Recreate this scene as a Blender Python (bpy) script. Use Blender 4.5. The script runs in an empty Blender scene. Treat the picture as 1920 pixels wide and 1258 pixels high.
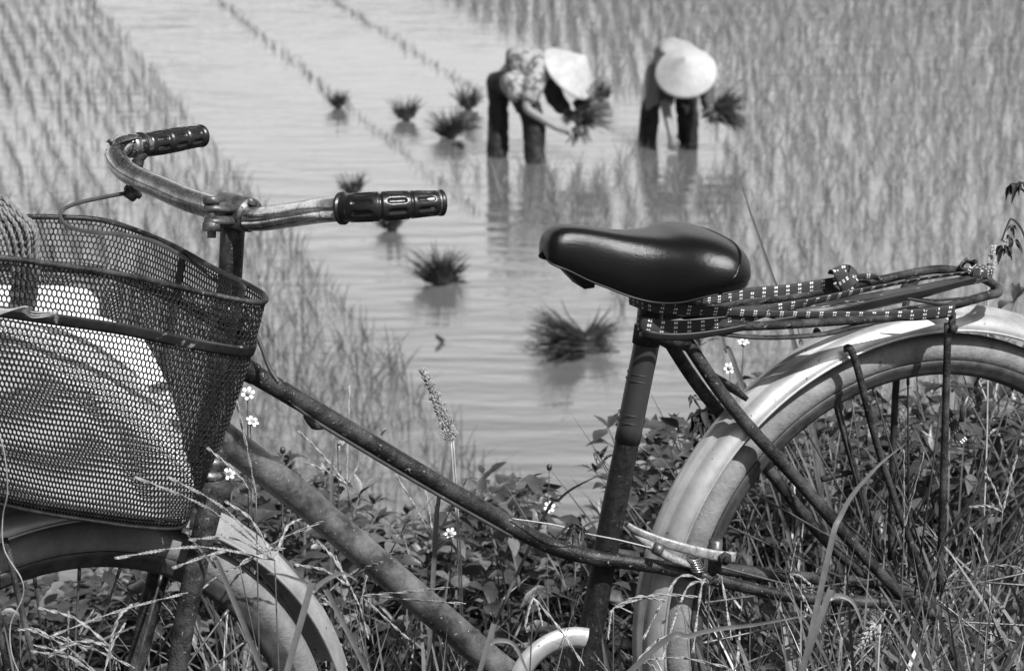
import bpy, math, random
import numpy as np
from mathutils import Vector, Matrix
random.seed(7); rng = np.random.default_rng(11)
C = bpy.context.scene.collection
R = math.radians

# ------------------------------------------------------------------ camera, sky, sun
FPX, PITCH, CAMH = 4500.0, R(15.3), 1.457
CAM = Vector((0, 0, CAMH))
RT = Vector((1, 0, 0)); FW = Vector((0, math.cos(PITCH), -math.sin(PITCH))); UP = Vector((0, math.sin(PITCH), math.cos(PITCH)))
cd = bpy.data.cameras.new('camera'); cam = bpy.data.objects.new('camera', cd); C.objects.link(cam)
cam.location = CAM; cam.rotation_euler = (R(90) - PITCH, 0, 0)
cd.sensor_width = 36; cd.lens = FPX / 1920 * 36; cd.clip_start = .05; cd.clip_end = 3000
cd.dof.use_dof = True; cd.dof.focus_distance = 2.72; cd.dof.aperture_fstop = 14.0
bpy.context.scene.camera = cam
SUN_EL, SUN_AZ = R(51), R(142)          # azimuth clockwise from +Y
w = bpy.data.worlds.new('World'); bpy.context.scene.world = w; w.use_nodes = True
nt = w.node_tree; bg = nt.nodes['Background']; sky = nt.nodes.new('ShaderNodeTexSky'); sky.sky_type = 'NISHITA'
sky.sun_disc = False; sky.sun_elevation = SUN_EL; sky.sun_rotation = SUN_AZ; sky.dust_density = 7.0; sky.air_density = 1.0
bw = nt.nodes.new('ShaderNodeRGBToBW'); nt.links.new(sky.outputs[0], bw.inputs[0]); 
# added haze band: boosts the unseen low sky ahead so the water reflects brighter
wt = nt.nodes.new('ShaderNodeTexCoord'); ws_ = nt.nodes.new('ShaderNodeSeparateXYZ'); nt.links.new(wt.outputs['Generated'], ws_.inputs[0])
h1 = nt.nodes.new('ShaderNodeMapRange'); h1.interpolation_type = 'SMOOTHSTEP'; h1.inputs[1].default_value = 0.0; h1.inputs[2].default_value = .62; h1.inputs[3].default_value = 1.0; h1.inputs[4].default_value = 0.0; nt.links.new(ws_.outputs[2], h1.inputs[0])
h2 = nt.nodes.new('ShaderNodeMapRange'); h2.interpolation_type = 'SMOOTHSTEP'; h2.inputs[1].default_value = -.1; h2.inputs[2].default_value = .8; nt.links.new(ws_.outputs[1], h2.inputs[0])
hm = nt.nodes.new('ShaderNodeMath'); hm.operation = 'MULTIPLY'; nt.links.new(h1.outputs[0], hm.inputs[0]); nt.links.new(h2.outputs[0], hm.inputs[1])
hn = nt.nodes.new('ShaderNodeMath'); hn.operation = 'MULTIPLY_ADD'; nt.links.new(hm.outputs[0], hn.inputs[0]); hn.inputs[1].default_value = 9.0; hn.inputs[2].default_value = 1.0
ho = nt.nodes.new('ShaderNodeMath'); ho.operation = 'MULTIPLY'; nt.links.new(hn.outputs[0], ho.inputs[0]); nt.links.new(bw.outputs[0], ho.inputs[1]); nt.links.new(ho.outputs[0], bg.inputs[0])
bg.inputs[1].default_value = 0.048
sd = bpy.data.lights.new('sun', 'SUN'); sun = bpy.data.objects.new('sun', sd); C.objects.link(sun)
sd.energy = 4.6; sd.angle = R(0.6); sd.color = (1, 1, 1)
sdir = Vector((math.cos(SUN_EL) * math.sin(SUN_AZ), math.cos(SUN_EL) * math.cos(SUN_AZ), math.sin(SUN_EL)))
sun.rotation_euler = sdir.to_track_quat('Z', 'Y').to_euler()
vs = bpy.context.scene.view_settings; vs.view_transform = 'Standard'; vs.look = 'None'; vs.exposure = 0.60; vs.gamma = 1.0

# ------------------------------------------------------------------ points
def ray(px, py): return FW + RT * ((px - 960) / FPX) - UP * ((py - 629) / FPX)
def W(px, py, z): return CAM + ray(px, py) * z                 # at a depth in metres
WZ = CAMH - 3.51                                              # water level
def WP(px, py, zw=WZ):
    d = ray(px, py); return CAM + d * ((zw - CAM.z) / d.z)
def project(p):
    v = Vector(p) - CAM; z = v.dot(FW); return 960 + v.dot(RT) / z * FPX, 629 - v.dot(UP) / z * FPX
YAW = R(21)
BU = Vector((-math.cos(YAW), -math.sin(YAW), 0)); BN = Vector((math.sin(YAW), -math.cos(YAW), 0)); BZ = Vector((0, 0, 1))
BO = W(1708, 1120, 3.02)                                      # rear axle
def L(u, z, n=0): return BO + BU * u + BZ * z + BN * n         # bicycle frame: forward, up, towards its left side
def B(px, py, n=0):                                           # a point in the bicycle's own upright plane
    d = ray(px, py); o = BO + BN * n; return CAM + d * ((o - CAM).dot(BN) / d.dot(BN))
def Bs(pts, n=0): return [B(p[0], p[1], p[2] if len(p) > 2 else n) for p in pts]
def Ws(pts): return [W(*p) for p in pts]

# ------------------------------------------------------------------ materials
def mat(name, c1, c2=None, scale=20, rough=.6, metal=0, detail=6, lo=.35, hi=.65, bump=0, bscale=None, spots=None, rough2=None, stretch=None, spec=.5, seed=0):
    m = bpy.data.materials.new(name); m.use_nodes = True; t = m.node_tree; b = t.nodes['Principled BSDF']
    N = t.nodes.new; K = t.links.new
    b.inputs['Roughness'].default_value = rough; b.inputs['Metallic'].default_value = metal; b.inputs['Specular IOR Level'].default_value = spec
    tc = N('ShaderNodeTexCoord'); mp = N('ShaderNodeMapping'); K(tc.outputs['Object'], mp.inputs[0])
    mp.inputs['Location'].default_value = (seed, seed * .7, 0)
    if stretch: mp.inputs['Scale'].default_value = stretch
    col = None
    if c2 is None: c2 = c1
    nz = N('ShaderNodeTexNoise'); nz.inputs['Scale'].default_value = scale; nz.inputs['Detail'].default_value = detail; nz.inputs['Roughness'].default_value = .72
    K(mp.outputs[0], nz.inputs['Vector'])
    cr = N('ShaderNodeValToRGB'); cr.color_ramp.elements[0].position = lo; cr.color_ramp.elements[1].position = hi
    cr.color_ramp.elements[0].color = (c1, c1, c1, 1); cr.color_ramp.elements[1].color = (c2, c2, c2, 1)
    K(nz.outputs[0], cr.inputs[0]); col = cr.outputs[0]
    if spots:                                                   # (scale, threshold, value, roughness)
        n2 = N('ShaderNodeTexNoise'); n2.inputs['Scale'].default_value = spots[0]; n2.inputs['Detail'].default_value = 4
        K(tc.outputs['Object'], n2.inputs['Vector'])
        r2 = N('ShaderNodeValToRGB'); r2.color_ramp.elements[0].position = spots[1]; r2.color_ramp.elements[1].position = spots[1] + .05
        K(n2.outputs[0], r2.inputs[0])
        mx = N('ShaderNodeMix'); mx.data_type = 'RGBA'; K(r2.outputs[0], mx.inputs[0]); K(col, mx.inputs[6])
        mx.inputs[7].default_value = (spots[2],) * 3 + (1,); col = mx.outputs[2]
        mr = N('ShaderNodeMix'); K(r2.outputs[0], mr.inputs[0]); mr.inputs[2].default_value = rough; mr.inputs[3].default_value = spots[3]
        K(mr.outputs[0], b.inputs['Roughness'])
        if metal:
            mm = N('ShaderNodeMix'); K(r2.outputs[0], mm.inputs[0]); mm.inputs[2].default_value = metal; mm.inputs[3].default_value = 0
            K(mm.outputs[0], b.inputs['Metallic'])
    K(col, b.inputs['Base Color'])
    if bump:
        n3 = N('ShaderNodeTexNoise'); n3.inputs['Scale'].default_value = bscale or scale; n3.inputs['Detail'].default_value = 3
        K(mp.outputs[0], n3.inputs['Vector']); bp = N('ShaderNodeBump'); bp.inputs['Strength'].default_value = bump; bp.inputs['Distance'].default_value = .002
        K(n3.outputs[0], bp.inputs['Height']); K(bp.outputs[0], b.inputs['Normal'])
    return m

M = {}
M['rust'] = mat('rusty_dark_steel', .006, .070, 34, .7, .1, detail=14, lo=.42, hi=.66, bump=.7, bscale=420, spots=(260, .66, .16, .8), spec=.35)
M['tube'] = mat('worn_dark_paint', .005, .060, 26, .5, .05, detail=14, lo=.44, hi=.70, bump=.5, bscale=380, spots=(240, .655, .22, .7), spec=.4)
M['downtube'] = mat('scratched_grey_paint', .03, .17, 24, .45, .25, detail=14, lo=.38, hi=.66, bump=.35, bscale=260, spots=(260, .68, .42, .6), spec=.4)
M['post'] = mat('smooth_dark_post_paint', .026, .034, 10, .4, 0, spots=(90, .76, .3, .7))
M['seattube'] = mat('dark_seat_tube', .004, .020, 120, .5, 0, detail=8, bump=.3, bscale=300, spots=(240, .66, .10, .7), spec=.3)
M['bar'] = mat('pitted_chrome', .22, .60, 40, .16, .97, lo=.35, hi=.6, spots=(420, .60, .04, .75))
M['steelclamp'] = mat('dull_clamp_steel', .03, .14, 90, .45, .5, bump=.2, bscale=200, spots=(140, .6, .04, .8))
M['fender'] = mat('dulled_metal_fender', .26, .56, 14, .42, .55, detail=10, lo=.3, hi=.66, spots=(110, .68, .04, .8), bump=.12, bscale=60)
M['tyre'] = mat('dusty_old_rubber', .10, .25, 22, .75, 0, detail=12, lo=.3, hi=.7, bump=.5, bscale=240, spots=(60, .68, .09, .8))
M['rim'] = mat('dull_rim_steel', .03, .09, 40, .5, .3, spots=(120, .66, .06, .8))
M['spoke'] = mat('spoke_steel', .06, .18, 60, .45, .6)
M['grip'] = mat('black_grip_rubber', .006, .014, 50, .33, 0, bump=.12, bscale=300, spots=(170, .72, .10, .7))
M['saddle'] = mat('black_saddle_vinyl', .003, .005, 8, .25, 0, bump=.30, bscale=700, spec=.42)
M['saddletop'] = M['saddle']
M['black'] = mat('black_rubber', .010, .02, 30, .5, 0)
M['basket'] = mat('black_coated_mesh', .012, .05, 60, .42, .3, lo=.45, hi=.8)
M['band'] = mat('flat_dark_steel_band', .015, .06, 30, .38, .6, spots=(60, .62, .22, .6))
M['sack'] = mat('pale_woven_sack', .66, .82, 7, .8, 0, lo=.3, hi=.7, bump=.2, bscale=25)
M['rope'] = mat('fibre_rope', .08, .22, 160, .9, 0, bump=.8, bscale=240, stretch=(1, 1, 1))
M['twine'] = mat('dry_twine', .22, .4, 100, .9)
M['cable'] = mat('cable_housing', .03, .06, 40, .4, 0, spots=(160, .68, .14, .7))
M['hat'] = mat('pale_palm_hat', .27, .42, 14, .8, 0, lo=.3, hi=.7)
M['floral'] = mat('patterned_blouse', .26, .07, 20, .8, 0, detail=2, lo=.50, hi=.56)
M['shirt'] = mat('pale_shirt', .22, .30, 8, .85)
M['darkcloth'] = mat('wet_dark_trousers', .006, .022, 12, .5, 0, bump=.6, bscale=25, spec=.25)
M['sleeve'] = mat('dark_undersleeve', .03, .05, 8, .8)
M['skin'] = mat('skin', .14, .18, 10, .5)
M['hair'] = mat('black_hair', .01, .015, 40, .4)
M['rice'] = mat('rice_leaf', .10, .17, 3, .45, 0)
M['bundle'] = mat('bundle_leaf', .035, .09, 14, .5)
M['earth'] = mat('dark_soil', .02, .06, 14, .95, 0, bump=1, bscale=30)
M['petal'] = mat('white_petal', .75, .85, 10, .6)
M['seed'] = mat('seed_head', .12, .36, 260, .8, lo=.4, hi=.6)
M['drystem'] = mat('dry_grass_stem', .22, .42, 60, .6)
M['deadplant'] = mat('dead_leaf', .012, .03, 40, .8)

def leafmat(name, a, b_, sc, tr, rough=.42):
    m = mat(name, a, b_, sc, rough, 0, lo=.3, hi=.7, bump=.3, bscale=90)
    t = m.node_tree; b = t.nodes['Principled BSDF']; out = t.nodes['Material Output']
    tl = t.nodes.new('ShaderNodeBsdfTranslucent'); tl.inputs[0].default_value = (tr,) * 3 + (1,)
    mx = t.nodes.new('ShaderNodeAddShader'); t.links.new(b.outputs[0], mx.inputs[0]); t.links.new(tl.outputs[0], mx.inputs[1]); t.links.new(mx.outputs[0], out.inputs[0])
    oi = t.nodes.new('ShaderNodeObjectInfo')
    return m
M['leaf'] = leafmat('weed_leaf', .012, .055, 16, .008)
M['leaf2'] = leafmat('weed_leaf_pale', .05, .15, 16, .02)
M['grass'] = leafmat('grass_blade', .022, .15, 6, .010, .4)
M['stem'] = mat('green_stem', .05, .09, 50, .5)
M['rice'] = leafmat('rice_leaf', .020, .055, 3, .014, .5)
M['rice2'] = leafmat('rice_leaf_pale', .06, .12, 3, .04, .5)
M['bundle'] = leafmat('bundle_leaf', .008, .040, 14, .006)

def strapmat():
    m = bpy.data.materials.new('woven_strap_with_white_ticks'); m.use_nodes = True; t = m.node_tree; b = t.nodes['Principled BSDF']; N = t.nodes.new; K = t.links.new
    tc = N('ShaderNodeTexCoord'); sp = N('ShaderNodeSeparateXYZ'); K(tc.outputs['UV'], sp.inputs[0])
    def mth(op, a, b_=None):
        n = N('ShaderNodeMath'); n.operation = op
        if hasattr(a, 'is_linked') or not isinstance(a, (int, float)): K(a, n.inputs[0])
        else: n.inputs[0].default_value = a
        if b_ is not None:
            if isinstance(b_, (int, float)): n.inputs[1].default_value = b_
            else: K(b_, n.inputs[1])
        return n.outputs[0]
    # u across 0..1, v metres along
    vv = mth('FRACT', mth('DIVIDE', sp.outputs[1], .0165)); a = mth('LESS_THAN', vv, .26)
    uu = mth('FRACT', mth('MULTIPLY', sp.outputs[0], 3.0)); c = mth('LESS_THAN', mth('ABSOLUTE', mth('SUBTRACT', uu, .5)), .26)
    gap = mth('GREATER_THAN', mth('ABSOLUTE', mth('SUBTRACT', vv, .13)), .025)
    nz = N('ShaderNodeTexNoise'); nz.inputs['Scale'].default_value = 90; K(tc.outputs['Object'], nz.inputs['Vector'])
    wear = mth('GREATER_THAN', nz.outputs[0], .40)
    k = mth('MULTIPLY', mth('MULTIPLY', a, c), mth('MULTIPLY', wear, gap))
    mx = N('ShaderNodeMix'); mx.data_type = 'RGBA'; K(k, mx.inputs[0]); mx.inputs[6].default_value = (.032, .032, .032, 1); mx.inputs[7].default_value = (.7, .7, .7, 1)
    K(mx.outputs[2], b.inputs['Base Color']); b.inputs['Roughness'].default_value = .8
    wv = N('ShaderNodeTexWave'); wv.inputs['Scale'].default_value = 250; K(tc.outputs['UV'], wv.inputs['Vector'])
    bp = N('ShaderNodeBump'); bp.inputs['Strength'].default_value = .4; bp.inputs['Distance'].default_value = .001; K(wv.outputs[1], bp.inputs['Height']); K(bp.outputs[0], b.inputs['Normal'])
    return m
M['strap'] = strapmat()
M['arm'] = mat('weathered_alloy', .12, .34, 120, .5, .2, detail=8, spots=(220, .64, .04, .8), bump=.3, bscale=300)

def watermat():
    m = bpy.data.materials.new('muddy_paddy_water'); m.use_nodes = True; t = m.node_tree; b = t.nodes['Principled BSDF']; N = t.nodes.new; K = t.links.new
    tc = N('ShaderNodeTexCoord')
    n0 = N('ShaderNodeTexNoise'); n0.inputs['Scale'].default_value = .5; n0.inputs['Detail'].default_value = 4; K(tc.outputs['Object'], n0.inputs['Vector'])
    cr = N('ShaderNodeValToRGB'); cr.color_ramp.elements[0].color = (.085, .085, .085, 1); cr.color_ramp.elements[1].color = (.12, .12, .12, 1); K(n0.outputs[0], cr.inputs[0]); K(cr.outputs[0], b.inputs['Base Color'])
    b.inputs['Roughness'].default_value = .03; b.inputs['IOR'].default_value = 1.95; b.inputs['Specular IOR Level'].default_value = 1.0
    mp = N('ShaderNodeMapping'); mp.inputs['Scale'].default_value = (.28, 1, 1); K(tc.outputs['Object'], mp.inputs[0])
    n1 = N('ShaderNodeTexNoise'); n1.inputs['Scale'].default_value = 5; n1.inputs['Detail'].default_value = 4; K(mp.outputs[0], n1.inputs['Vector'])
    n2 = N('ShaderNodeTexNoise'); n2.inputs['Scale'].default_value = .25; K(tc.outputs['Object'], n2.inputs['Vector'])
    sp = N('ShaderNodeSeparateXYZ'); K(tc.outputs['Object'], sp.inputs[0])
    mr = N('ShaderNodeMapRange'); mr.inputs[1].default_value = 10; mr.inputs[2].default_value = 24; mr.inputs[3].default_value = .7; mr.inputs[4].default_value = 1.0; K(sp.outputs[1], mr.inputs[0])
    ml = N('ShaderNodeMath'); ml.operation = 'MULTIPLY'; K(mr.outputs[0], ml.inputs[0]); K(n2.outputs[0], ml.inputs[1])
    bp = N('ShaderNodeBump'); bp.inputs['Distance'].default_value = .034; K(ml.outputs[0], bp.inputs['Strength']); K(n1.outputs[0], bp.inputs['Height']); K(bp.outputs[0], b.inputs['Normal'])
    return m
M['water'] = watermat()

# ------------------------------------------------------------------ objects
def rootloc(p):
    v = Vector((0, 0, 0))
    while p is not None: v = v + Vector(p.location); p = p.parent
    return v
def tag(o, label=None, cat=None, group=None, kind=None):
    if label: o['label'] = label
    if cat: o['category'] = cat
    if group: o['group'] = group
    if kind: o['kind'] = kind
    return o
def empty(name, loc, label, cat, group=None):
    o = bpy.data.objects.new(name, None); C.objects.link(o); o.location = loc; o.empty_display_size = .05
    return tag(o, label, cat, group)
def mesh(name, verts, faces, m, parent=None, smooth=True, origin=None, uv=None):
    v = np.asarray(verts, dtype=float)
    off = np.array(rootloc(parent)) if parent is not None else (np.array(origin) if origin is not None else np.zeros(3))
    if origin is not None and parent is not None: off = np.array(origin)
    v = v - off
    me = bpy.data.meshes.new(name); me.from_pydata(v.tolist(), [], [tuple(int(i) for i in f) for f in faces]); me.materials.append(m)
    if smooth: me.polygons.foreach_set('use_smooth', [True] * len(me.polygons))
    if uv is not None:
        ul = me.uv_layers.new(name='UVMap'); idx = np.zeros(len(me.loops), dtype=int); me.loops.foreach_get('vertex_index', idx)
        ul.data.foreach_set('uv', np.asarray(uv)[idx].ravel())
    me.update(); o = bpy.data.objects.new(name, me); C.objects.link(o)
    if parent is not None: o.parent = parent
    elif origin is not None: o.location = origin
    return o
class MB:
    def __init__(s): s.v = []; s.f = []; s.uv = []
    def add(s, v, f, uv=None):
        n = len(s.v); s.v.extend([tuple(x) for x in v]); s.f.extend([tuple(i + n for i in q) for q in f])
        if uv is not None: s.uv.extend(uv)
        return s
    def build(s, name, m, parent=None, smooth=True, origin=None):
        return mesh(name, s.v, s.f, m, parent, smooth, origin, s.uv if len(s.uv) == len(s.v) and s.uv else None)
def catmull(P, n=6, closed=False):
    P = [Vector(p) for p in P]; out = []; N_ = len(P); rngs = range(N_) if closed else range(N_ - 1)
    for i in rngs:
        g = (lambda k: P[k % N_]) if closed else (lambda k: P[max(0, min(N_ - 1, k))])
        a, b, c, d = g(i - 1), g(i), g(i + 1), g(i + 2)
        for j in range(n):
            t = j / n; out.append(.5 * ((2 * b) + (c - a) * t + (2 * a - 5 * b + 4 * c - d) * t * t + (3 * b - a - 3 * c + d) * t ** 3))
    if not closed: out.append(P[-1])
    return out
def lerpr(r, n):
    if isinstance(r, (int, float)): return [r] * n
    xs = np.linspace(0, 1, len(r)); return list(np.interp(np.linspace(0, 1, n), xs, r))
def frames(P, closed=False):
    n = len(P); T = []
    for i in range(n):
        a = P[(i - 1) % n] if closed else P[max(0, i - 1)]; b = P[(i + 1) % n] if closed else P[min(n - 1, i + 1)]
        T.append((b - a).normalized())
    t0 = T[0]; ref = Vector((0, 0, 1)) if abs(t0.z) < .9 else Vector((1, 0, 0)); x = t0.cross(ref).normalized(); X = []
    for i in range(n):
        x = (x - T[i] * x.dot(T[i])).normalized(); X.append(x.copy())
    return T, X, [T[i].cross(X[i]) for i in range(n)]
def tube(mb, P, r, seg=10, closed=False, sm=0, squash=1.0):
    P = [Vector(p) for p in P]
    if sm: P = catmull(P, sm, closed)
    n = len(P); rr = lerpr(r, n); T, X, Y = frames(P, closed); v = []; f = []
    for i in range(n):
        for k in range(seg):
            a = 2 * math.pi * k / seg; v.append(P[i] + (X[i] * math.cos(a) + Y[i] * math.sin(a) * squash) * rr[i])
    for i in range(n if closed else n - 1):
        j = (i + 1) % n
        for k in range(seg):
            l = (k + 1) % seg; f.append((i * seg + k, i * seg + l, j * seg + l, j * seg + k))
    if not closed: f.append(tuple(range(seg))[::-1]); f.append(tuple((n - 1) * seg + k for k in range(seg)))
    return mb.add(v, f)
def T1(name, P, r, m, parent, seg=12, sm=6, closed=False): mb = MB(); tube(mb, P, r, seg, closed, sm); return mb.build(name, m, parent)
def revolve(mb, c, ax, prof, seg=96, a0=0, a1=2 * math.pi, ex=None, closedprof=False):
    c = Vector(c); ax = Vector(ax).normalized(); ex = Vector(ex) if ex is not None else Vector((0, 0, 1)); ex = (ex - ax * ex.dot(ax)).normalized(); ey = ax.cross(ex)
    full = abs(a1 - a0 - 2 * math.pi) < 1e-6; n = seg if full else seg + 1; m_ = len(prof); v = []; f = []
    for i in range(n):
        a = a0 + (a1 - a0) * i / seg; d = ex * math.cos(a) + ey * math.sin(a)
        for (r, o) in prof: v.append(c + d * r + ax * o)
    for i in range(seg):
        j = (i + 1) % n
        for k in range(m_ if closedprof else m_ - 1):
            l = (k + 1) % m_; f.append((i * m_ + k, i * m_ + l, j * m_ + l, j * m_ + k))
    if not full and closedprof: f.append(tuple(range(m_))); f.append(tuple((n - 1) * m_ + k for k in range(m_))[::-1])
    return mb.add(v, f)
def ribbon(mb, P, wv, width, thick=.0016, sm=6, closed=False, crown=0):
    # wv: width direction per control point (or one), thick closed cross-section with UV
    P0 = [Vector(p) for p in P]; Wv = [Vector(x) for x in wv] if isinstance(wv, list) else [Vector(wv)] * len(P0)
    P = catmull(P0, sm, closed); WW = catmull(Wv, sm, closed); n = len(P); ww = lerpr(width, n); T, _, _ = frames(P, closed)
    v = []; f = []; uv = []; s = 0
    us = [0, .25, .5, .75, 1]
    for i in range(n):
        if i: s += (P[i] - P[i - 1]).length
        x = WW[i] - T[i] * WW[i].dot(T[i]); x.normalize(); nn = T[i].cross(x)
        for side in (1, -1):
            for k, u_ in (list(enumerate(us)) if side == 1 else list(enumerate(us))[::-1]):
                e = .5 if u_ in (0, 1) else 1
                v.append(P[i] + x * (u_ - .5) * ww[i] + nn * side * thick * .5 * e + nn * crown * (1 - (2 * u_ - 1) ** 2)); uv.append((u_, s))
    q = 10
    for i in range(n if closed else n - 1):
        j = (i + 1) % n
        for k in range(q): l = (k + 1) % q; f.append((i * q + k, i * q + l, j * q + l, j * q + k))
    if not closed: f.append(tuple(range(q))[::-1]); f.append(tuple((n - 1) * q + k for k in range(q)))
    return mb.add(v, f, uv)
def boxb(mb, c, x, y, z):
    c = Vector(c); x = Vector(x); y = Vector(y); z = Vector(z); bv = .15
    v = []
    for sx in (-1, 1):
        for sy in (-1, 1):
            for sz in (-1, 1): v.append(c + x * sx + y * sy + z * sz)
    return mb.add(v, [(0, 1, 3, 2), (4, 6, 7, 5), (0, 4, 5, 1), (2, 3, 7, 6), (0, 2, 6, 4), (1, 5, 7, 3)])
def bolt(mb, c, ax, r=.006, h=.004, shank=0):
    ax = Vector(ax).normalized(); revolve(mb, c, ax, [(0, h), (r * .85, h), (r, h * .8), (r, 0), (0, 0)], 6)
    if shank: revolve(mb, c, ax, [(0, 0), (r * .5, 0), (r * .5, -shank), (0, -shank)], 10)

# ------------------------------------------------------------------ setting
def zg(x, y):
    base = .13 * np.clip(x - .5, -1.6, 1.2)
    yy = np.asarray(y, dtype=float)
    drop = np.where(yy > 3.75, -.58 * (yy - 3.75) - .12 * np.clip(yy - 3.75, 0, .6), 0)
    base = base * np.clip(1 - (yy - 3.75) / 3.5, 0, 1)
    bumps = .03 * np.sin(x * 3.1 + yy * 2.3) + .02 * np.sin(x * 7.3 - yy * 5.1)
    return np.maximum(base + drop + bumps, -3.0)
def build_ground():
    xs = np.concatenate([np.linspace(-300, -8, 12), np.linspace(-7, 7, 141), np.linspace(8, 300, 12)]); ys = np.concatenate([np.linspace(-300, -3, 8), np.linspace(-2, 8.6, 107)])
    X, Y = np.meshgrid(xs, ys); Z = zg(X, Y); v = np.stack([X, Y, Z], -1).reshape(-1, 3); n = len(xs); f = []
    for j in range(len(ys) - 1):
        for i in range(n - 1): a = j * n + i; f.append((a, a + 1, a + n + 1, a + n))
    tag(mesh('earth_bank', v, f, M['earth']), kind='structure')
build_ground()
s_ = 900
tag(mesh('water', [(-s_, 6.2, WZ), (s_, 6.2, WZ), (s_, s_, WZ), (-s_, s_, WZ)], [(0, 1, 2, 3)], M['water']), kind='structure')

# ---------------- rice
def blades_np(base, ang, lean, curl, length, width, nseg=3, face=None):
    """many curved blades at once -> verts, faces"""
    n = len(base); d = np.stack([np.cos(ang), np.sin(ang), np.zeros(n)], 1); side = np.stack([-np.sin(ang), np.cos(ang), np.zeros(n)], 1)
    if face is not None: side = np.stack([np.cos(face), np.sin(face), np.zeros(n)], 1)
    pts = []; p = base.copy(); th = lean.copy()
    ws = np.interp(np.linspace(0, 1, nseg + 1), [0, .25, .7, 1], [.55, 1, .75, .02])
    for i in range(nseg + 1):
        pts.append((p - side * (width * ws[i] / 2)[:, None], p + side * (width * ws[i] / 2)[:, None]))
        step = (length / nseg)[:, None]; p = p + step * (d * np.sin(th)[:, None] + np.array([0, 0, 1.]) * np.cos(th)[:, None]); th = th + curl / nseg
    V = np.stack([np.stack(q, 1) for q in pts], 1).reshape(n, (nseg + 1) * 2, 3)
    k = (nseg + 1) * 2; F = []
    off = np.arange(n) * k
    for i in range(nseg): F.append(np.stack([off + 2 * i, off + 2 * i + 1, off + 2 * i + 3, off + 2 * i + 2], 1))
    return V.reshape(-1, 3), np.concatenate(F)
def fastmesh(name, V, F, m, origin=(0, 0, 0)):
    V = V - np.array(origin); me = bpy.data.meshes.new(name); me.vertices.add(len(V)); me.vertices.foreach_set('co', V.ravel()); nf = len(F); k = F.shape[1]
    me.loops.add(nf * k); me.loops.foreach_set('vertex_index', F.ravel().astype(np.int32)); me.polygons.add(nf)
    me.polygons.foreach_set('loop_start', np.arange(nf, dtype=np.int32) * k); me.polygons.foreach_set('loop_total', np.full(nf, k, dtype=np.int32))
    me.polygons.foreach_set('use_smooth', np.ones(nf, dtype=bool)); me.materials.append(m); me.update(calc_edges=True); me.validate()
    o = bpy.data.objects.new(name, me); C.objects.link(o); o.location = origin; return o
def clump_np(centres, nb, lmin, lmax, wid, spread=.018, lean=.45, curl=1.1):
    n = len(centres); b = np.repeat(centres, nb, axis=0) + np.concatenate([rng.normal(0, spread, (n * nb, 2)), np.zeros((n * nb, 1))], 1)
    N_ = n * nb; ang = rng.uniform(0, 2 * np.pi, N_); le = np.abs(rng.normal(0, lean, N_)); cu = rng.uniform(-.1, curl, N_); ln = rng.uniform(lmin, lmax, N_) * np.repeat(rng.uniform(.75, 1.15, n), nb)
    return blades_np(b, ang, le, cu, ln, wid * rng.uniform(.7, 1.3, N_), 4, face=rng.uniform(-.5, .5, N_))
SL = -.275                                                     # row direction: x = q + SL*y
cent = []
q = 2.69
for r_ in range(0, 26):                                        # left block, rows close together
    qq = q - .172 * r_; y = 8.6 + rng.uniform(0, .1)
    while y < 33:
        x = qq + SL * y
        if rng.random() < (.9 if math.sin(x * 2.1 + y * .7) * math.sin(y * 1.3 - x) < .55 or y < 19 else .5) and abs(x) < .245 * y + .5 and x > -.245 * y - .5: cent.append((x + rng.normal(0, .008), y, WZ - .01))
        y += rng.uniform(.12, .22)
guide = []
for qq, y0 in ((4.15, 16.0), (5.45, 20.8)):         # thin guide rows
    y = y0
    while y < 33:
        if rng.random() < .85: guide.append((qq + SL * y + rng.normal(0, .012), y, WZ - .01))
        y += rng.uniform(.05, .10)
def planted(x, y):
    q_ = x - SL * y
    if y > 20.5: return q_ > 6.75 + rng.normal(0, .05)
    if y > 18.4: return x > 1.55 + .1 * (y - 18) + rng.normal(0, .15)
    if y > 17.5: return x > .9 + rng.normal(0, .1) and not (1.0 < x < 1.6)
    return q_ > 4.35 + rng.normal(0, .05) + max(0, (12.5 - y)) * .12
y = 8.8
while y < 36:
    x = -2.0 - 0.0; 
    while x < .245 * y + .6:
        if planted(x, y) and rng.random() < .93: cent.append((x + rng.normal(0, .03), y + rng.normal(0, .04), WZ - .01))
        x += .175
    y += .165
cent = np.array(cent)
def visible_rank(c):
    px = 960 + c[:, 0] / (c[:, 1] * math.cos(PITCH) + 3.5 * math.sin(PITCH)) * FPX
    ok = (px > 0) & (px < 1920); d = c[:, 1] + np.where(ok, 0, 100)
    sc_ = c[:, 1]; py = np.zeros(len(c))
    # hidden behind the bank plants near the camera count last
    hid = (c[:, 1] < 9.6) ; return d + np.where(hid, 50, 0)
order = np.argsort(visible_rank(cent)); near = cent[order[:300]]; rest = cent[order[300:]]
isl = rest[:, 0] - SL * rest[:, 1] < 3.0
for c_, nb_, le_, l0, l1, lab_ in ((np.array(guide), 2, .3, .05, .11, 'single thin line of tiny rice seedlings marking a row across the open water'), (rest[isl & (rest[:, 1] < 17)], 4, .40, .12, .27, 'bent young rice seedlings in the nearer part of the planted rows on the left'), (rest[isl & (rest[:, 1] >= 17)], 3, .15, .09, .20, 'thin young rice seedlings in straight rows in the flooded paddy left of the open water'), (rest[~isl], 6, .32, .10, .26, 'young rice seedlings crowding the flooded paddy right of the open water')):
    V, F = clump_np(c_, nb_, l0, l1, .0055, lean=le_, curl=1.2); tag(fastmesh('rice_seedlings', V, F, M['rice2'] if 'right' in lab_ else M['rice']), lab_, 'rice', kind='stuff')
protos = []
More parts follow.
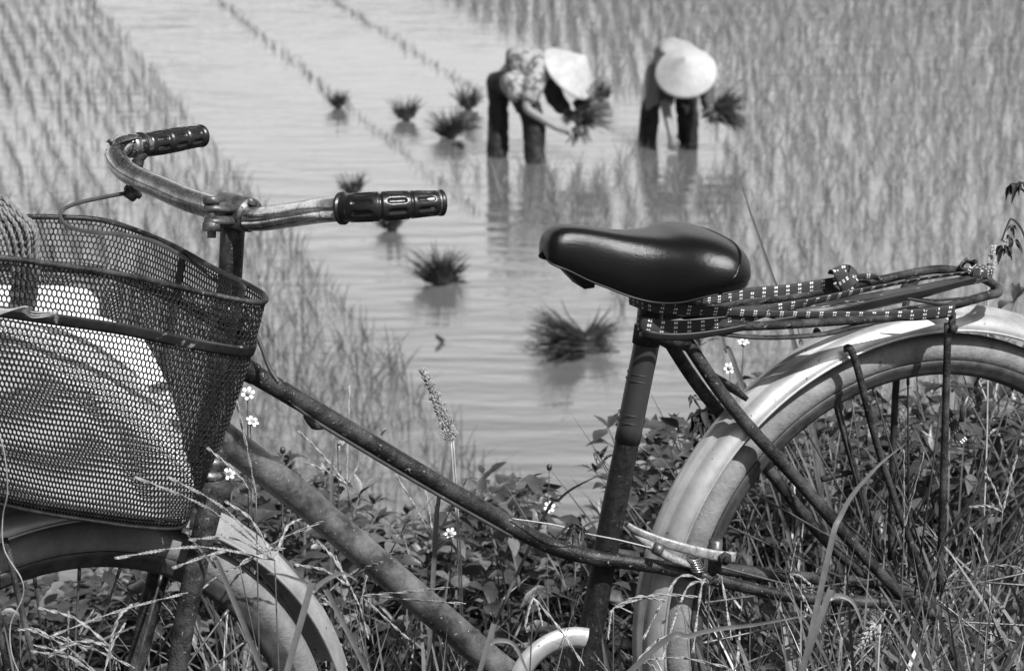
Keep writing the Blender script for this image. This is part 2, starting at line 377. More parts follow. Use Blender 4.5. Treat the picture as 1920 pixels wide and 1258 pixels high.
for k in range(10):
    V, F = clump_np(np.array([[0, 0, 0.]]), 7, .14, .30, .0055)
    o = fastmesh('rice_seedling', V, F, M['rice2']); protos.append(o.data); bpy.data.objects.remove(o)
protos_l = []
for k in range(10):
    V, F = clump_np(np.array([[0, 0, 0.]]), 6, .14, .31, .0055, spread=.025, lean=.5, curl=2.0)
    o = fastmesh('rice_seedling', V, F, M['rice']); protos_l.append(o.data); bpy.data.objects.remove(o)
for i, c in enumerate(near):
    o = bpy.data.objects.new('rice_seedling', (protos_l if c[0] - SL * c[1] < 3.0 else protos)[i % 10]); C.objects.link(o); o.location = c; o.rotation_euler.z = rng.choice([0, math.pi]) + rng.normal(0, .2); s = rng.uniform(.85, 1.15); o.scale = (s, s, s)
    if c[0] - SL * c[1] < 3.0: tag(o, 'thin rice seedling in the sparse close rows left of the open water', 'rice seedling', 'rice seedlings in the left rows')
    else: tag(o, 'thin rice seedling in the planted paddy right of the open water', 'rice seedling', 'rice seedlings of the right field')

# ---------------- seedling bundles
def bundle(base, axis, Ln, n, spread, label, group='bundles of rice seedlings lying in the water', neck=.25, tied=True, root=.25, parent=None):
    base = Vector(base); ax = Vector(axis).normalized(); t = Vector((1, 0, 0)) if abs(ax.x) < .8 else Vector((0, 1, 0)); e1 = ax.cross(t).normalized(); e2 = ax.cross(e1)
    mb = MB()
    n = int(n * 1.8)
    for i in range(n):
        a = random.uniform(0, 2 * math.pi); s = abs(random.gauss(0, spread)); rr = .085 * math.sqrt(random.random()) * (Ln / .26)
        d = e1 * math.cos(a) + e2 * math.sin(a); p0 = base + d * rr; L_ = Ln * (random.uniform(.25, .55) if i % 5 < 3 else random.uniform(.5, 1.0))
        P = []; dirv = (ax + d * s * .8).normalized(); p = p0.copy(); cv = random.uniform(.0, 1.4); g = random.uniform(.1, 1.6)
        for k in range(5):
            P.append(p.copy()); p = p + dirv * (L_ / 4); dirv = (dirv + d * cv * .25 + Vector((0, 0, -g * .6)) * (k / 4)).normalized()
        side = dirv.cross(FW + Vector((random.uniform(-.6, .6), 0, random.uniform(-.6, .6)))).normalized(); wd = random.uniform(.005, .010)
        v = []; ws = [.8, 1, 1, .8, .1]
        for k in range(5): v += [P[k] - side * wd * ws[k] / 2, P[k] + side * wd * ws[k] / 2]
        mb.add(v, [(2 * k, 2 * k + 1, 2 * k + 3, 2 * k + 2) for k in range(4)])
    e = empty('seedling_bundle', base, label, 'seedling bundle', group); mb.build('leaves', M['bundle'], e)
    rb = MB()
    for i in range(n // 6):
        a = random.uniform(0, 6.28); d = e1 * math.cos(a) + e2 * math.sin(a); p0 = base + d * random.uniform(0, .03)
        tube(rb, [p0, p0 - ax * .05 + d * .01, p0 - ax * random.uniform(.08, .13) + d * random.uniform(0, .03) + Vector((0, 0, -.01))], [.004, .003, .001], 4)
    rb.build('roots', M['earth'], e)
    tb = MB(); P = [base + (e1 * math.cos(a) + e2 * math.sin(a)) * .036 + ax * .03 for a in np.linspace(0, 6.28, 13)[:-1]]; tube(tb, P, .005, 5, closed=True); tb.build('tie', M['drystem'], e)
    return e
bd = [((635, 203), (-.1, 0, .9), .17, 130, .55, 'small dark seedling bundle at the lower end of the left guide row'),
      ((761, 226), (-.05, 0, 1), .22, 150, .40, 'upright dark seedling bundle in open water between the guide row and the bundle pair'),
      ((845, 258), (-.15, -.1, 1), .26, 240, .55, 'broad seedling bundle just left of the worker in the patterned blouse, with roots trailing right'),
      ((878, 205), (0, 0, 1), .22, 150, .42, 'dark seedling bundle behind the broad one, beside the bent worker in the patterned blouse'),
      ((1127, 188), (.05, 0, 1), .22, 120, .4, 'small dark seedling bundle showing right behind the first hat'),
      ((662, 366), (-.1, 0, 1), .18, 110, .5, 'seedling bundle whose tip shows above the near handlebar grip'),
      ((735, 432), (-.1, 0, 1), .20, 140, .6, 'seedling bundle directly under the near handlebar grip with a dark reflection'),
      ((822, 532), (-.1, 0, 1), .26, 260, .6, 'upright seedling bundle alone in open water below the near grip, with rippled reflection'),
      ]
for (p, ax, ln, n, sp, lab) in bd: bundle(WP(*p) + Vector((0, 0, .02)), ax, ln, n, sp, lab)
bundle(WP(860, 243) + Vector((.06, 0, .02)), (1, .1, .12), .18, 60, .35, 'loose seedlings lying flat on the water right of the broad bundle')
bundle(WP(1095, 662) + Vector((-.02, 0, .02)), (-1, -.3, .10), .34, 420, .42, 'large seedling bundle lying toppled in the water left of the seat tube, leaves leftwards')
bundle(WP(1098, 655) + Vector((0, 0, .02)), (1, .25, .10), .24, 240, .42, 'muddy root end lying behind the large toppled bundle')
bundle(WP(835, 527) + Vector((.05, 0, .01)), (1, .1, .2), .14, 60, .5, 'few loose seedlings floating right of the upright bundle below the grip')
tw = MB(); a, b_, c_ = WP(818, 630), WP(832, 642), WP(818, 656)
tube(tw, [a + Vector((0, 0, .004)), b_ + Vector((0, 0, .012)), c_ + Vector((0, 0, .004))], [.006, .008, .006], 6); tag(tw.build('floating_twig', M['deadplant'], origin=b_), 'bent dark twig floating in the open water below the upright bundle', 'twig')

# ------------------------------------------------------------------ bicycle
ROOT = L(.5, -.40)
bike = empty('bicycle', ROOT, 'old rusty step-through bicycle with mesh basket and black saddle standing on the grassy bank', 'bicycle')
RA = BO                                                         # rear axle
HX = (L(.868, .445) - L(.893, .292)).normalized(); HB = L(.893, .292)       # steering axis
st = R(15)
if (Matrix.Rotation(.1, 3, HX) @ BU).dot(BN) < 0: st = -st
ST = Matrix.Rotation(st, 3, HX)
FA = HB + ST @ (L(1.083, -.10) - HB); UF = ST @ BU; NF = (Matrix.Rotation(R(4), 3, BU) @ (ST @ BN)).normalized()

def wheel(A, n, name):
    hub = MB(); revolve(hub, A, n, [(0, -.066), (.0045, -.066), (.0045, -.060), (.009, -.060), (.009, -.054), (.0045, -.054), (.0045, -.038), (.009, -.038), (.009, -.034), (.017, -.034), (.017, -.031), (.011, -.028), (.011, .028), (.017, .031), (.017, .034), (.009, .034), (.009, .038), (.0045, .038), (.0045, .054), (.009, .054), (.009, .060), (.0045, .060), (.0045, .066), (0, .066)], 24)
    wh = hub.build(name, M['rim'], bike)
    t = MB(); pr = [(.325 + .0185 * math.cos(a) * (1.0 if math.cos(a) < 0 else 1.0), .0185 * math.sin(a)) for a in np.linspace(-2.5, 2.5, 22)]
    # a few moulded lines round the sidewall
    pr2 = []
    for (r, o) in pr: pr2.append((r, o))
    revolve(t, A, n, pr2 + [(.310, -.010)], 160, closedprof=True); t.build('tyre', M['tyre'], wh)
    r_ = MB(); revolve(r_, A, n, [(.3125, .0145), (.3115, .0155), (.306, .0150), (.303, .0125), (.298, .0115), (.2925, .007), (.291, 0), (.2925, -.007), (.298, -.0115), (.303, -.0125), (.306, -.0150), (.3115, -.0155), (.3125, -.0145), (.305, -.009), (.300, 0), (.305, .009)], 160, closedprof=True)
    r_.build('rim', M['rim'], wh)
    ex = Vector((0, 0, 1)); ey = n.cross(ex).normalized()
    for i in range(36):
        a = 2 * math.pi * (i + .35) / 36; sd_ = .033 if i % 2 else -.033; da = (1 if (i // 2) % 2 else -1) * .95
        p1 = A + (ex * math.cos(a) + ey * math.sin(a)) * .293 + n * sd_ * .05; p0 = A + (ex * math.cos(a + da) + ey * math.sin(a + da)) * .020 + n * sd_
        sb = MB(); tube(sb, [p0, p1.lerp(p0, .06), p1], [.0014, .0014, .0014], 6); q_ = p1.lerp(p0, .045); tube(sb, [q_, p1], .0022, 6); sb.build('spoke', M['spoke'], wh)
    return wh
wr = wheel(RA, BN, 'rear_wheel'); wf = wheel(FA, NF, 'front_wheel')
vb = MB(); tube(vb, Bs([(1815, 742), (1805, 765), (1803, 790)], .0), [.003, .004, .003], 8); vb.build('valve', M['steelclamp'], wr)

def fender(A, n, a0, a1, name, ex, rr=0):
    pr = [(.354, -.0315), (.361, -.030), (.370, -.024), (.3728, -.015), (.3730, -.0112), (.3792, -.0085), (.3808, 0), (.3792, .0085), (.3730, .0112), (.3728, .015), (.370, .024), (.361, .030), (.354, .0315)]
    pr = [(r + rr, o) for r, o in pr]
    inn = [(r - .0014, o * .965) for r, o in pr][::-1]
    mb = MB(); revolve(mb, A, n, pr + inn, 120, a0, a1, ex=ex, closedprof=True); f_ = mb.build(name, M['fender'], bike)
    for s in (1, -1):
        e_ = MB(); exn = (ex - n * ex.dot(n)).normalized(); ey = n.cross(exn); P = [A + (exn * math.cos(a) + ey * math.sin(a)) * (.354 + rr) + n * s * .0312 for a in np.linspace(a0, a1, 90)]
        tube(e_, P, .0019, 6); e_.build('rolled_edge', M['fender'], f_)
    return f_
# angle measured from up, positive towards ... n x up
fr = fender(RA, BN, R(-112), R(112), 'rear_fender', Vector((0, 0, 1)))
ff = fender(FA, NF, R(-75), R(60), 'front_fender', Vector((0, 0, 1)), rr=.000)

# frame
frame = T1('frame', Bs([(1177, 824), (1166, 880), (1142, 1000), (1120, 1120), (1096, 1240), (1084, 1300)]), [.0142, .0148, .0148, .0150], M['seattube'], bike, 20)
T1('top_tube', Bs([(452, 688), (520, 727), (650, 804), (800, 894), (900, 952), (970, 992), (1040, 1026), (1112, 1045), (1180, 1054), (1262, 1068), (1380, 1098), (1500, 1122), (1706, 1128)], .0)[:7] + Bs([(1112, 1045, .022), (1180, 1054, .03), (1262, 1068, .038), (1380, 1096, .045), (1500, 1120, .05), (1700, 1132, .055)]), [.0108, .0108, .0105, .0100, .0095, .0085, .0075, .0072], M['tube'], bike, 16)
T1('chain_stay', Bs([(1150, 1040, -.02), (1240, 1052, -.03), (1350, 1064, -.04), (1500, 1082, -.05), (1690, 1095, -.055)]), [.0085, .0075], M['rust'], bike, 12)
T1('head_collar', Bs([(440, 678), (455, 689), (478, 702)]), [.0125, .0128, .0122], M['tube'], bike, 16, 3)
T1('down_tube', Bs([(395, 800), (420, 822), (560, 930), (700, 1050), (820, 1152), (950, 1262), (1060, 1330)]), [.0178, .0176, .0174], M['downtube'], bike, 22)
hA = L(.858, .50); hB = L(.898, .262)
T1('head_tube', [L(.868, .445), L(.8835, .35), L(.893, .292)], [.0175, .0172, .0185], M['downtube'], bike, 22, 4)
hc = MB(); hax = (L(.868, .445) - L(.893, .292)).normalized(); p_ = L(.8945, .283)
revolve(hc, p_, hax, [(0, .012), (.019, .012), (.022, .008), (.022, .002), (.018, -.002), (.018, -.006), (.0205, -.008), (.0205, -.013), (0, -.013)], 28); hc.build('headset_cup', M['bar'], bike)
hc = MB(); revolve(hc, L(.866, .455), hax, [(0, -.01), (.019, -.01), (.021, -.004), (.021, .004), (.015, .010), (0, .010)], 28); hc.build('headset_nut', M['bar'], bike)
bb = MB(); BBp = B(1082, 1300); revolve(bb, BBp, BN, [(0, -.036), (.02, -.036), (.021, -.03), (.021, .03), (.02, .036), (0, .036)], 24); bb.build('bottom_bracket', M['rust'], bike)
# seat stays, lug, bridge
for s, pts in ((1, [(1285, 636, .018), (1372, 762, .032), (1500, 905, .045), (1600, 1020, .052), (1690, 1116, .056)]), (-1, [(1252, 636, -.018), (1318, 735, -.03), (1440, 880, -.045), (1560, 1025, -.052), (1685, 1125, -.056)])):
    T1('seat_stay', Bs(pts), [.0078, .0078, .0072, .0066], M['rust'], bike, 12)
br = MB(); boxb(br, L(.262, .305, 0), BN * .033, (BU * .7 + BZ * .71) * .012, (BU * -.71 + BZ * .7) * .003); br.build('stay_bridge', M['rust'], bike)
lug = MB(); tube(lug, Bs([(1216, 612), (1211, 645)]), [.0166, .0164], 20); tube(lug, [B(1225, 625, .02), B(1290, 645, .022)], .009, 10); tube(lug, [B(1225, 625, -.02), B(1262, 645, -.022)], .009, 10); lug.build('seat_lug', M['rust'], bike)
T1('seat_post', Bs([(1222, 560), (1213, 640), (1196, 725), (1176, 828)]), [.0152, .0152], M['post'], bike, 22, 3)
pb = MB(); 
for (x, y) in ((1200, 700), (1197, 712), (1183, 775), (1181, 790)):
    a = B(x, y); t_ = (B(1213, 640) - B(1176, 828)).normalized(); revolve(pb, a, t_, [(.0152, -.0008), (.0156, 0), (.0152, .0008)], 24)
pb.build('paint_rings', M['post'], bike)

# stays of the fenders, near and far
for s in (1, -1):
    o = .036 * s
    T1('fender_stay', [L(.128, .347, o), L(.118, .335, o * 1.2), L(.075, .2, .045 * s), L(.01, .03, .058 * s)], .0045, M['rust'], bike, 10)
    T1('rack_stay', [L(.003 if s > 0 else -.01, .372, .060 * s), L(0, .25, .060 * s), L(-.004, .03, .060 * s)], [.0046, .0044], M['rust'], bike, 10)
T1('stay_crossbar', [L(.10, .03 + .12, -.06), L(.02, .16, -.058)], .004, M['rust'], bike, 8)
# rear rack (carrier)
def rackpt(u, n): return L(u, .392 + (.34 - u) * -.012 + (.012 if u < .0 else 0), n)
rk = MB(); P = [rackpt(.36, .016), rackpt(.31, .030), rackpt(.25, .052), rackpt(.15, .062), rackpt(.05, .063), rackpt(-.045, .056), rackpt(-.078, .040), rackpt(-.086, .005) + BZ * .004, rackpt(-.076, -.036) + BZ * .007, rackpt(-.04, -.056) + BZ * .008, rackpt(.05, -.063) + BZ * .008, rackpt(.15, -.062), rackpt(.25, -.052), rackpt(.31, -.030), rackpt(.36, -.016)]
tube(rk, P, .0055, 12, sm=6); rack = rk.build('rear_rack', M['rust'], bike)
for u0 in (-.02, .19):
    s_b = MB(); ribbon(s_b, [rackpt(u0, .058) + BZ * .001, rackpt(u0 + .035, .02) + BZ * .004, rackpt(u0 + .035, -.02) + BZ * .004, rackpt(u0, -.058) + BZ * .001], BU, .016, .003); s_b.build('cross_brace', M['rust'], rack)
s_b = MB(); ribbon(s_b, [rackpt(.33, 0) + BZ * .006, rackpt(.1, .005) + BZ * .008, rackpt(-.078, 0) + BZ * .008], BN, .034, .0025); s_b.build('centre_plate', M['band'], rack)
tube_b = MB(); tube(tube_b, Bs([(1300, 612, .03), (1350, 626, .04), (1440, 633, .055), (1540, 627, .062), (1600, 613, .063), (1680, 597, .063), (1740, 590, .062)]), [.0045, .005, .005, .0045], 8, sm=5, squash=.55); tube_b.build('lower_rail', M['rust'], rack)
sb = MB(); boxb(sb, L(.0, .374, .064), BU * .004, BZ * .012, BN * .002); bolt(sb, L(.0, .368, .067), BN, .0055, .004); sb.build('stay_bolt', M['rust'], rack)

# chain guard ring, crank, pedal
cg = MB(); CC = B(1062, 1292, .045); revolve(cg, CC, BN, [(.078, 0), (.079, .004), (.070, .009), (.060, .009), (.054, .005), (.054, 0)], 72, R(-20), R(200), ex=BZ, closedprof=True); cg.build('chain_guard_ring', M['fender'], bike)
ck = MB(); tube(ck, [CC + BN * .01, CC + BN * .012 + (BU * .3 - BZ * .95) * .16], [.012, .009], 12, squash=.6); crk = ck.build('crank', M['steelclamp'], bike)
pd = MB(); pc = CC + BN * .055 + (BU * .3 - BZ * .95) * .16; boxb(pd, pc, BU * .035, BN * .04, BZ * .01); pd.build('pedal', M['black'], bike)

# rim brake: long arms beside the rear wheel
bk = MB(); ribbon(bk, Bs([(1176, 984, .02), (1200, 998, .03), (1250, 1018, .045), (1300, 1032, .052), (1345, 1042, .055), (1378, 1045, .055)]), BZ, [.007, .009, .0115, .0125, .013, .014], .004); brk = bk.build('brake_arm', M['arm'], bike)
b2 = MB(); tube(b2, Bs([(1185, 995, .02), (1205, 1012, .03), (1232, 1030, .045), (1262, 1048, .05), (1305, 1062, .052)]), [.004, .0048, .0055, .005, .004], 10, sm=4); b2.build('lower_brake_arm', M['arm'], bike)
b3 = MB(); tube(b3, [B(1342, 1012, .045), B(1340, 1072, .045)], .0082, 14); b3.build('brake_stub', M['steelclamp'], bike)
b4 = MB(); bolt(b4, B(1358, 1046, .058), BN, .0085, .005); revolve(b4, B(1358, 1046, .058), BN, [(.0, .005), (.004, .005), (.004, .010), (0, .010)], 10); b4.build('brake_bolt', M['rust'], brk)
b5 = MB()
for i in range(6): 
    c0 = B(1298 + i * 2, 1046 + i * 4.2, .05); tube(b5, [c0 + BU * .009 * math.cos(a) + BN * .009 * math.sin(a) for a in np.linspace(0, 6.28, 11)[:-1]], .0012, 5, closed=True)
b5.build('brake_spring', M['bar'], brk)
T1('brake_pivot', Bs([(1226, 1026, .05), (1240, 1032, .052)]), [.007, .008], M['steelclamp'], bike, 12, 2)
# rod and wires
T1('brake_wire', Bs([(960, 972, .012), (1040, 984, .03), (1100, 1000, .03), (1160, 1012, .03), (1225, 1028, .045)]), .0009, M['drystem'], bike, 6)
T1('chain_adjuster', Bs([(1350, 1066, -.03), (1400, 1072, -.035), (1450, 1080, -.04), (1495, 1083, -.045)]), [.007, .0085, .0075, .006], M['rust'], bike, 10)

# fork (steered)
fc = L(.8985, .255)
fk = MB(); boxb(fk, fc + UF * .006, NF * .038, UF * .016, hax * .013); fork = fk.build('fork_crown', M['tube'], bike)
for s in (1, -1):
    P = [fc + NF * .030 * s + hax * .012 + UF * .006, fc + NF * .035 * s - hax * .05 + UF * .018, fc + NF * .039 * s - hax * .13 + UF * .028, fc + NF * .044 * s - hax * .21 + UF * .036, fc + NF * .049 * s - hax * .285 + UF * .058, FA + NF * .052 * s + (fc - FA).normalized() * .04 - UF * .012, FA + NF * .054 * s]
    T1('fork_blade', P, [.0135, .0125, .0105, .0085, .0075], M['rust'], fork, 16)
for k, (a_, off) in enumerate(((.30, .036), (.62, .036))):
    for s in (1, -1):
        p1 = FA + (UF * math.sin(a_ * .6) + BZ * math.cos(a_ * .6)) * .362 + NF * off * s
        T1('fender_stay', [p1, FA + NF * .052 * s + UF * (.01 + .01 * k)], .0034, M['rust'], bike, 8, 2)

# stem, handlebar
C0 = L(.857, .561)
T1('stem', [L(.893, .30), L(.868, .455), C0 - hax * .012], [.0125, .0128, .0135], M['tube'], bike, 20, 4)
sp = MB(); tube(sp, Ws([(416, 392, 2.585), (440, 398, 2.575), (470, 404, 2.56)]), [.0185, .0192, .0182], 24, sm=5); cl = sp.build('stem_clamp', M['steelclamp'], bike)
e1 = MB()
for dy in (389, 413): tube(e1, [W(384, dy, 2.54), W(400, dy, 2.54), W(430, dy + 1, 2.555)], [.0085, .0098, .0105], 16, squash=.55)
e1.build('clamp_ear', M['steelclamp'], cl)
bt = MB(); top_ = W(397, 380, 2.54); upv = (W(398, 330, 2.54) - W(397, 430, 2.54)).normalized()
bolt(bt, W(397, 383, 2.54), upv, .0098, .008); revolve(bt, W(397, 400, 2.54), upv, [(.0050, .008), (.0050, -.012)], 12); bolt(bt, W(397, 434, 2.54), upv, .0105, .010); revolve(bt, W(397, 425, 2.54), upv, [(.0, 0), (.0048, 0), (.0048, -.012), (0, -.012)], 12)
bt.build('clamp_bolt', M['steelclamp'], cl)
bt = MB(); bolt(bt, W(468, 384, 2.56), (UP * .95 + RT * .25), .0082, .007); bolt(bt, W(457, 380, 2.57), (UP * .95 + RT * .25), .005, .004); bt.build('stem_bolt', M['steelclamp'], cl)
near_pts = Ws([(432, 399, 2.578), (478, 411, 2.55), (540, 404, 2.49), (600, 395, 2.42), (645, 391, 2.385), (700, 387, 2.375), (780, 382, 2.385), (828, 380, 2.395)])
far_pts = Ws([(432, 399, 2.578), (395, 388, 2.61), (350, 374, 2.645), (300, 352, 2.69), (258, 334, 2.73), (232, 317, 2.755), (218, 297, 2.78), (224, 279, 2.80), (243, 272, 2.815), (275, 272, 2.83), (320, 264, 2.86), (372, 254, 2.90)])
hb = MB(); tube(hb, far_pts[::-1] + near_pts[1:], [.0130, .0130, .0132, .0128, .0132], 24, sm=6); bar = hb.build('handlebar', M['bar'], bike)
def grip(P, r0, r1, name='grip', flip=False):
    P = catmull([Vector(p) for p in P], 24); n = len(P); T, X, Y = frames(P); seg = 72; v = []; f = []
    # arclength
    s = [0.]
    for i in range(1, n): s.append(s[-1] + (P[i] - P[i - 1]).length)
    s = [q / s[-1] for q in s]
    # resample
    NN = 130; Q = []
    for k in range(NN):
        t = k / (NN - 1); i = min(n - 2, max(0, np.searchsorted(s, t) - 1)); u_ = (t - s[i]) / max(1e-9, s[i + 1] - s[i]); Q.append(P[i].lerp(P[i + 1], u_))
    T, X, Y = frames(Q)
    for k in range(NN):
        t = k / (NN - 1); r = r0 + (r1 - r0) * t + .0012 * math.sin(math.pi * min(1, t * 1.15))
        if t < .035: r += .0022
        elif t < .11: r -= .0006
        if t > .955: r += .0006
        if .93 < t < .945: r -= .0012
        for g in (.395, .665):
            if abs(t - g) < .012: r -= .0018
        if t > .985: r -= .004 * ((t - .985) / .015)
        for j in range(seg):
            a = 2 * math.pi * j / seg; rr = r
            for c0, hl in ((.255, .085), (.53, .085), (.795, .085)):
                for q_ in range(8):
                    da = (a - (2 * math.pi * q_ / 8 + .25) + math.pi) % (2 * math.pi) - math.pi
                    dx = max(0, abs(t - c0) - hl + .03) / .03; dy = abs(da) / .20; d = math.hypot(dx, dy)
                    if d < 1: rr -= .0021 * min(1, (1 - d) * 2.6)
            v.append(Q[k] + (X[k] * math.cos(a) + Y[k] * math.sin(a)) * rr)
    for k in range(NN - 1):
        for j in range(seg): l = (j + 1) % seg; f.append((k * seg + j, k * seg + l, (k + 1) * seg + l, (k + 1) * seg + j))
    f.append(tuple(range(seg))[::-1]); f.append(tuple((NN - 1) * seg + j for j in range(seg)))
    return mesh(name, v, f, M['grip'], bar)
grip(Ws([(639, 391, 2.386), (700, 388, 2.372), (770, 384, 2.38), (831, 380, 2.395)]), .0142, .0128)
grip(Ws([(262, 274, 2.824), (300, 268, 2.845), (345, 260, 2.875), (379, 255, 2.90)]), .0138, .0132)
bl = MB(); tube(bl, Ws([(240, 274, 2.812), (262, 274, 2.824)]), .0142, 24); col = bl.build('lever_collar', M['bar'], bar)
bl = MB(); ribbon(bl, Ws([(206, 268, 2.80), (222, 270, 2.79), (240, 264, 2.79), (255, 262, 2.80)]), FW, .012, .0015); bolt(bl, W(209, 268, 2.79), UP, .005, .004, .012); bolt(bl, W(204, 286, 2.80), -UP + RT * -.3, .0045, .006, .008); bl.build('collar_screw', M['steelclamp'], bar)
bl = MB(); tube(bl, Ws([(248, 306, 2.80), (262, 298, 2.80), (272, 292, 2.81)]), [.003, .0055, .003], 10, sm=3); tube(bl, Ws([(255, 318, 2.80), (262, 300, 2.8)]), [.007, .006], 10); bl.build('lever_pivot', M['rust'], bar)
bl = MB(); tube(bl, Ws([(238, 360, 2.755), (252, 372, 2.75)]), [.0065, .005], 10); tube(bl, Ws([(238, 352, 2.76), (262, 368, 2.75)]), [.005, .004], 8); bl.build('cable_stop', M['steelclamp'], bar)
T1('brake_cable', Ws([(240, 362, 2.755), (215, 366, 2.74), (180, 373, 2.72), (145, 381, 2.69), (120, 392, 2.66), (112, 403, 2.645), (120, 418, 2.635), (140, 429, 2.63), (175, 436, 2.625), (230, 440, 2.62), (285, 452, 2.615), (335, 477, 2.60), (380, 505, 2.60), (430, 550, 2.60), (470, 608, 2.60), (490, 650, 2.60), (505, 690, 2.60), (523, 718, 2.60)]), .0024, M['cable'], bike, 10)
T1('under_tube_cable', Bs([(523, 735, .006), (580, 782, .008), (650, 826, .012), (760, 892, .012), (860, 950, .012), (960, 1006, .012)]), .0021, M['cable'], bike, 8)
cc_ = MB(); tube(cc_, Bs([(572, 778, .005), (590, 796, .006), (606, 800, .006)]), [.003, .006, .003], 8, sm=3); cc_.build('cable_clip', M['rust'], bike)
cc_ = MB(); tube(cc_, [B(874, 958, .0) + (BU * math.cos(a) + BZ * math.sin(a)) * .004 for a in np.linspace(0, 6.28, 12)[:-1]], .0015, 6, closed=True); cc_.build('cable_eyelet', M['rust'], bike)

# saddle --------------------------------------------------------------
def saddle():
    # stations: u, ztop, halfwidth, side depth, roundness
    S = [(.5005, .496, .008, .010), (.4990, .504, .018, .024), (.4925, .5125, .0255, .036), (.478, .5180, .029, .047), (.455, .5155, .031, .058), (.43, .5100, .035, .063), (.405, .5045, .043, .069), (.38, .5015, .056, .072), (.355, .5000, .070, .069), (.33, .4995, .082, .065), (.305, .4980, .089, .060), (.285, .4945, .090, .055), (.268, .4890, .084, .049), (.257, .4825, .072, .039), (.250, .475, .052, .026), (.248, .468, .022, .010)]
    S = [(q_[0], q_[1] + (.004 if q_[0] < .345 else 0), q_[2] * (1.06 if q_[0] < .37 else 1), q_[3] * 1.06) for q_ in S]
    S = [(q_[0] + .016 * max(0, min(1, (.36 - q_[0]) / .09)), q_[1], q_[2], q_[3]) for q_ in S]
    us = np.array([s[0] for s in S]); idx = np.linspace(0, len(S) - 1, 60); k = 40; v = []; f = []
    cols = [np.interp(idx, range(len(S)), [s[j] for s in S]) for j in range(4)]
    ker = np.array([1, 2, 3, 2, 1]) / 9
    for c in cols: c[2:-2] = np.convolve(c, ker, 'same')[2:-2]
    for i in range(60):
        u_, zt, hw, dp = [c[i] for c in cols]
        rearness = max(0, (.36 - u_) / .12); nose = max(0, (u_ - .42) / .08)
        for j in range(k + 1):
            t = -1 + 2 * j / k; a = t * (math.pi * .5 + .32)               # superellipse cross-section with tucked-in skirt
            e = .60
            x = math.copysign(abs(math.sin(a)) ** e, math.sin(a)) if abs(a) <= math.pi / 2 else math.copysign(1 - (abs(a) - math.pi / 2) * .38, a)
            z = (abs(math.cos(a)) ** .86 if abs(a) <= math.pi / 2 else -(abs(a) - math.pi / 2) * 1.0)
            zz = zt - dp * .72 + dp * .72 * z
            zz -= .006 * max(0, 1 - abs(t) * 2.4) * min(1, rearness) * 0
            v.append(L(u_ , zz, hw * x * .97))
    for i in range(59):
        for j in range(k): a = i * (k + 1) + j; f.append((a, a + 1, a + k + 2, a + k + 1))
    v.append(L(.5008, .490, 0)); f += [(len(v) - 1, j + 1, j) for j in range(k)]
    o = mesh('saddle', v, f, M['saddle'], bike); v.pop()
    sm = o.modifiers.new('thickness', 'SOLIDIFY'); sm.thickness = .003; sm.offset = -1
    V = np.array([list(q) for q in v]).reshape(60, k + 1, 3)
    # seam
    P = []
    for t in np.linspace(0, 1, 26):
        jj = 2 + (k - 4) * t; i = 48.5 - 9 * abs(2 * t - 1) ** 2.2 
        i0 = int(i); p = V[i0, int(jj)] * (1 - (i - i0)) + V[min(59, i0 + 1), int(jj)] * (i - i0)
        nn = Vector(p) - L(.30, .44, 0); P.append(Vector(p) + nn.normalized() * .0003)
    T1('piping', P, .0016, M['saddle'], o, 6, 4)
    mb = MB(); tube(mb, [Vector(V[i, 0]) for i in range(2, 58)], .0013, 6); tube(mb, [Vector(V[i, k]) for i in range(2, 58)], .0013, 6); mb.build('skirt_edge', M['black'], o)
    ub = MB(); 
    a = [L(.497, .488, y) for y in (-.012, .012)]; b = [L(.457, .446, y) for y in (-.016, .020)]; c = [L(.446, .447, y) for y in (-.018, .022)]; d = [L(.442, .468, y) for y in (-.02, .024)]
    vv = a + b + c + d; ub.add(vv, [(0, 1, 3, 2), (2, 3, 5, 4), (4, 5, 7, 6), (6, 7, 1, 0), (0, 2, 4, 6), (1, 7, 5, 3)]); ub.build('nose_bracket', M['black'], o)
    rl = MB(); 
    for s in (1, -1): tube(rl, [L(.46, .462, .012 * s), L(.40, .452, .02 * s), L(.33, .446, .025 * s), L(.28, .455, .04 * s)], .0035, 8, sm=4)
    boxb(rl, L(.362, .435, 0), BU * .022, BN * .028, BZ * .014); tube(rl, [L(.365, .435, -.035), L(.365, .435, .038)], .008, 10); rl.build('saddle_clamp', M['black'], o)
saddle()

# basket --------------------------------------------------------------
rimc = Ws([(497, 556, 2.47), (480, 567, 2.44), (370, 547, 2.41), (250, 519, 2.36), (120, 499, 2.31), (0, 483, 2.27), (-110, 470, 2.24), (-190, 455, 2.30), (-220, 432, 2.40), (-190, 412, 2.50), (-90, 406, 2.58), (0, 407, 2.63), (100, 407, 2.67), (190, 413, 2.69), (260, 434, 2.67), (330, 464, 2.62), (400, 503, 2.56), (462, 533, 2.51)])
botc = Ws([(352, 968, 2.57), (335, 990, 2.55), (260, 988, 2.52), (170, 976, 2.49), (80, 962, 2.46), (0, 945, 2.43), (-70, 930, 2.41), (-120, 910, 2.44), (-140, 885, 2.5), (-120, 865, 2.56), (-60, 862, 2.6), (0, 866, 2.63), (70, 872, 2.66), (130, 880, 2.68), (190, 895, 2.68), (240, 912, 2.66), (290, 932, 2.63), (330, 948, 2.60)])
rc = catmull(rimc, 24, True); bc = catmull(botc, 24, True); rcn = np.array([list(p) for p in rc]); bcn = np.array([list(p) for p in bc])
sl = np.concatenate([[0], np.cumsum(np.linalg.norm(np.roll(rcn, -1, 0) - rcn, axis=1))]); PER = sl[-1]
rw = np.vstack([rcn, rcn[:1]]); bw_ = np.vstack([bcn, bcn[:1]])
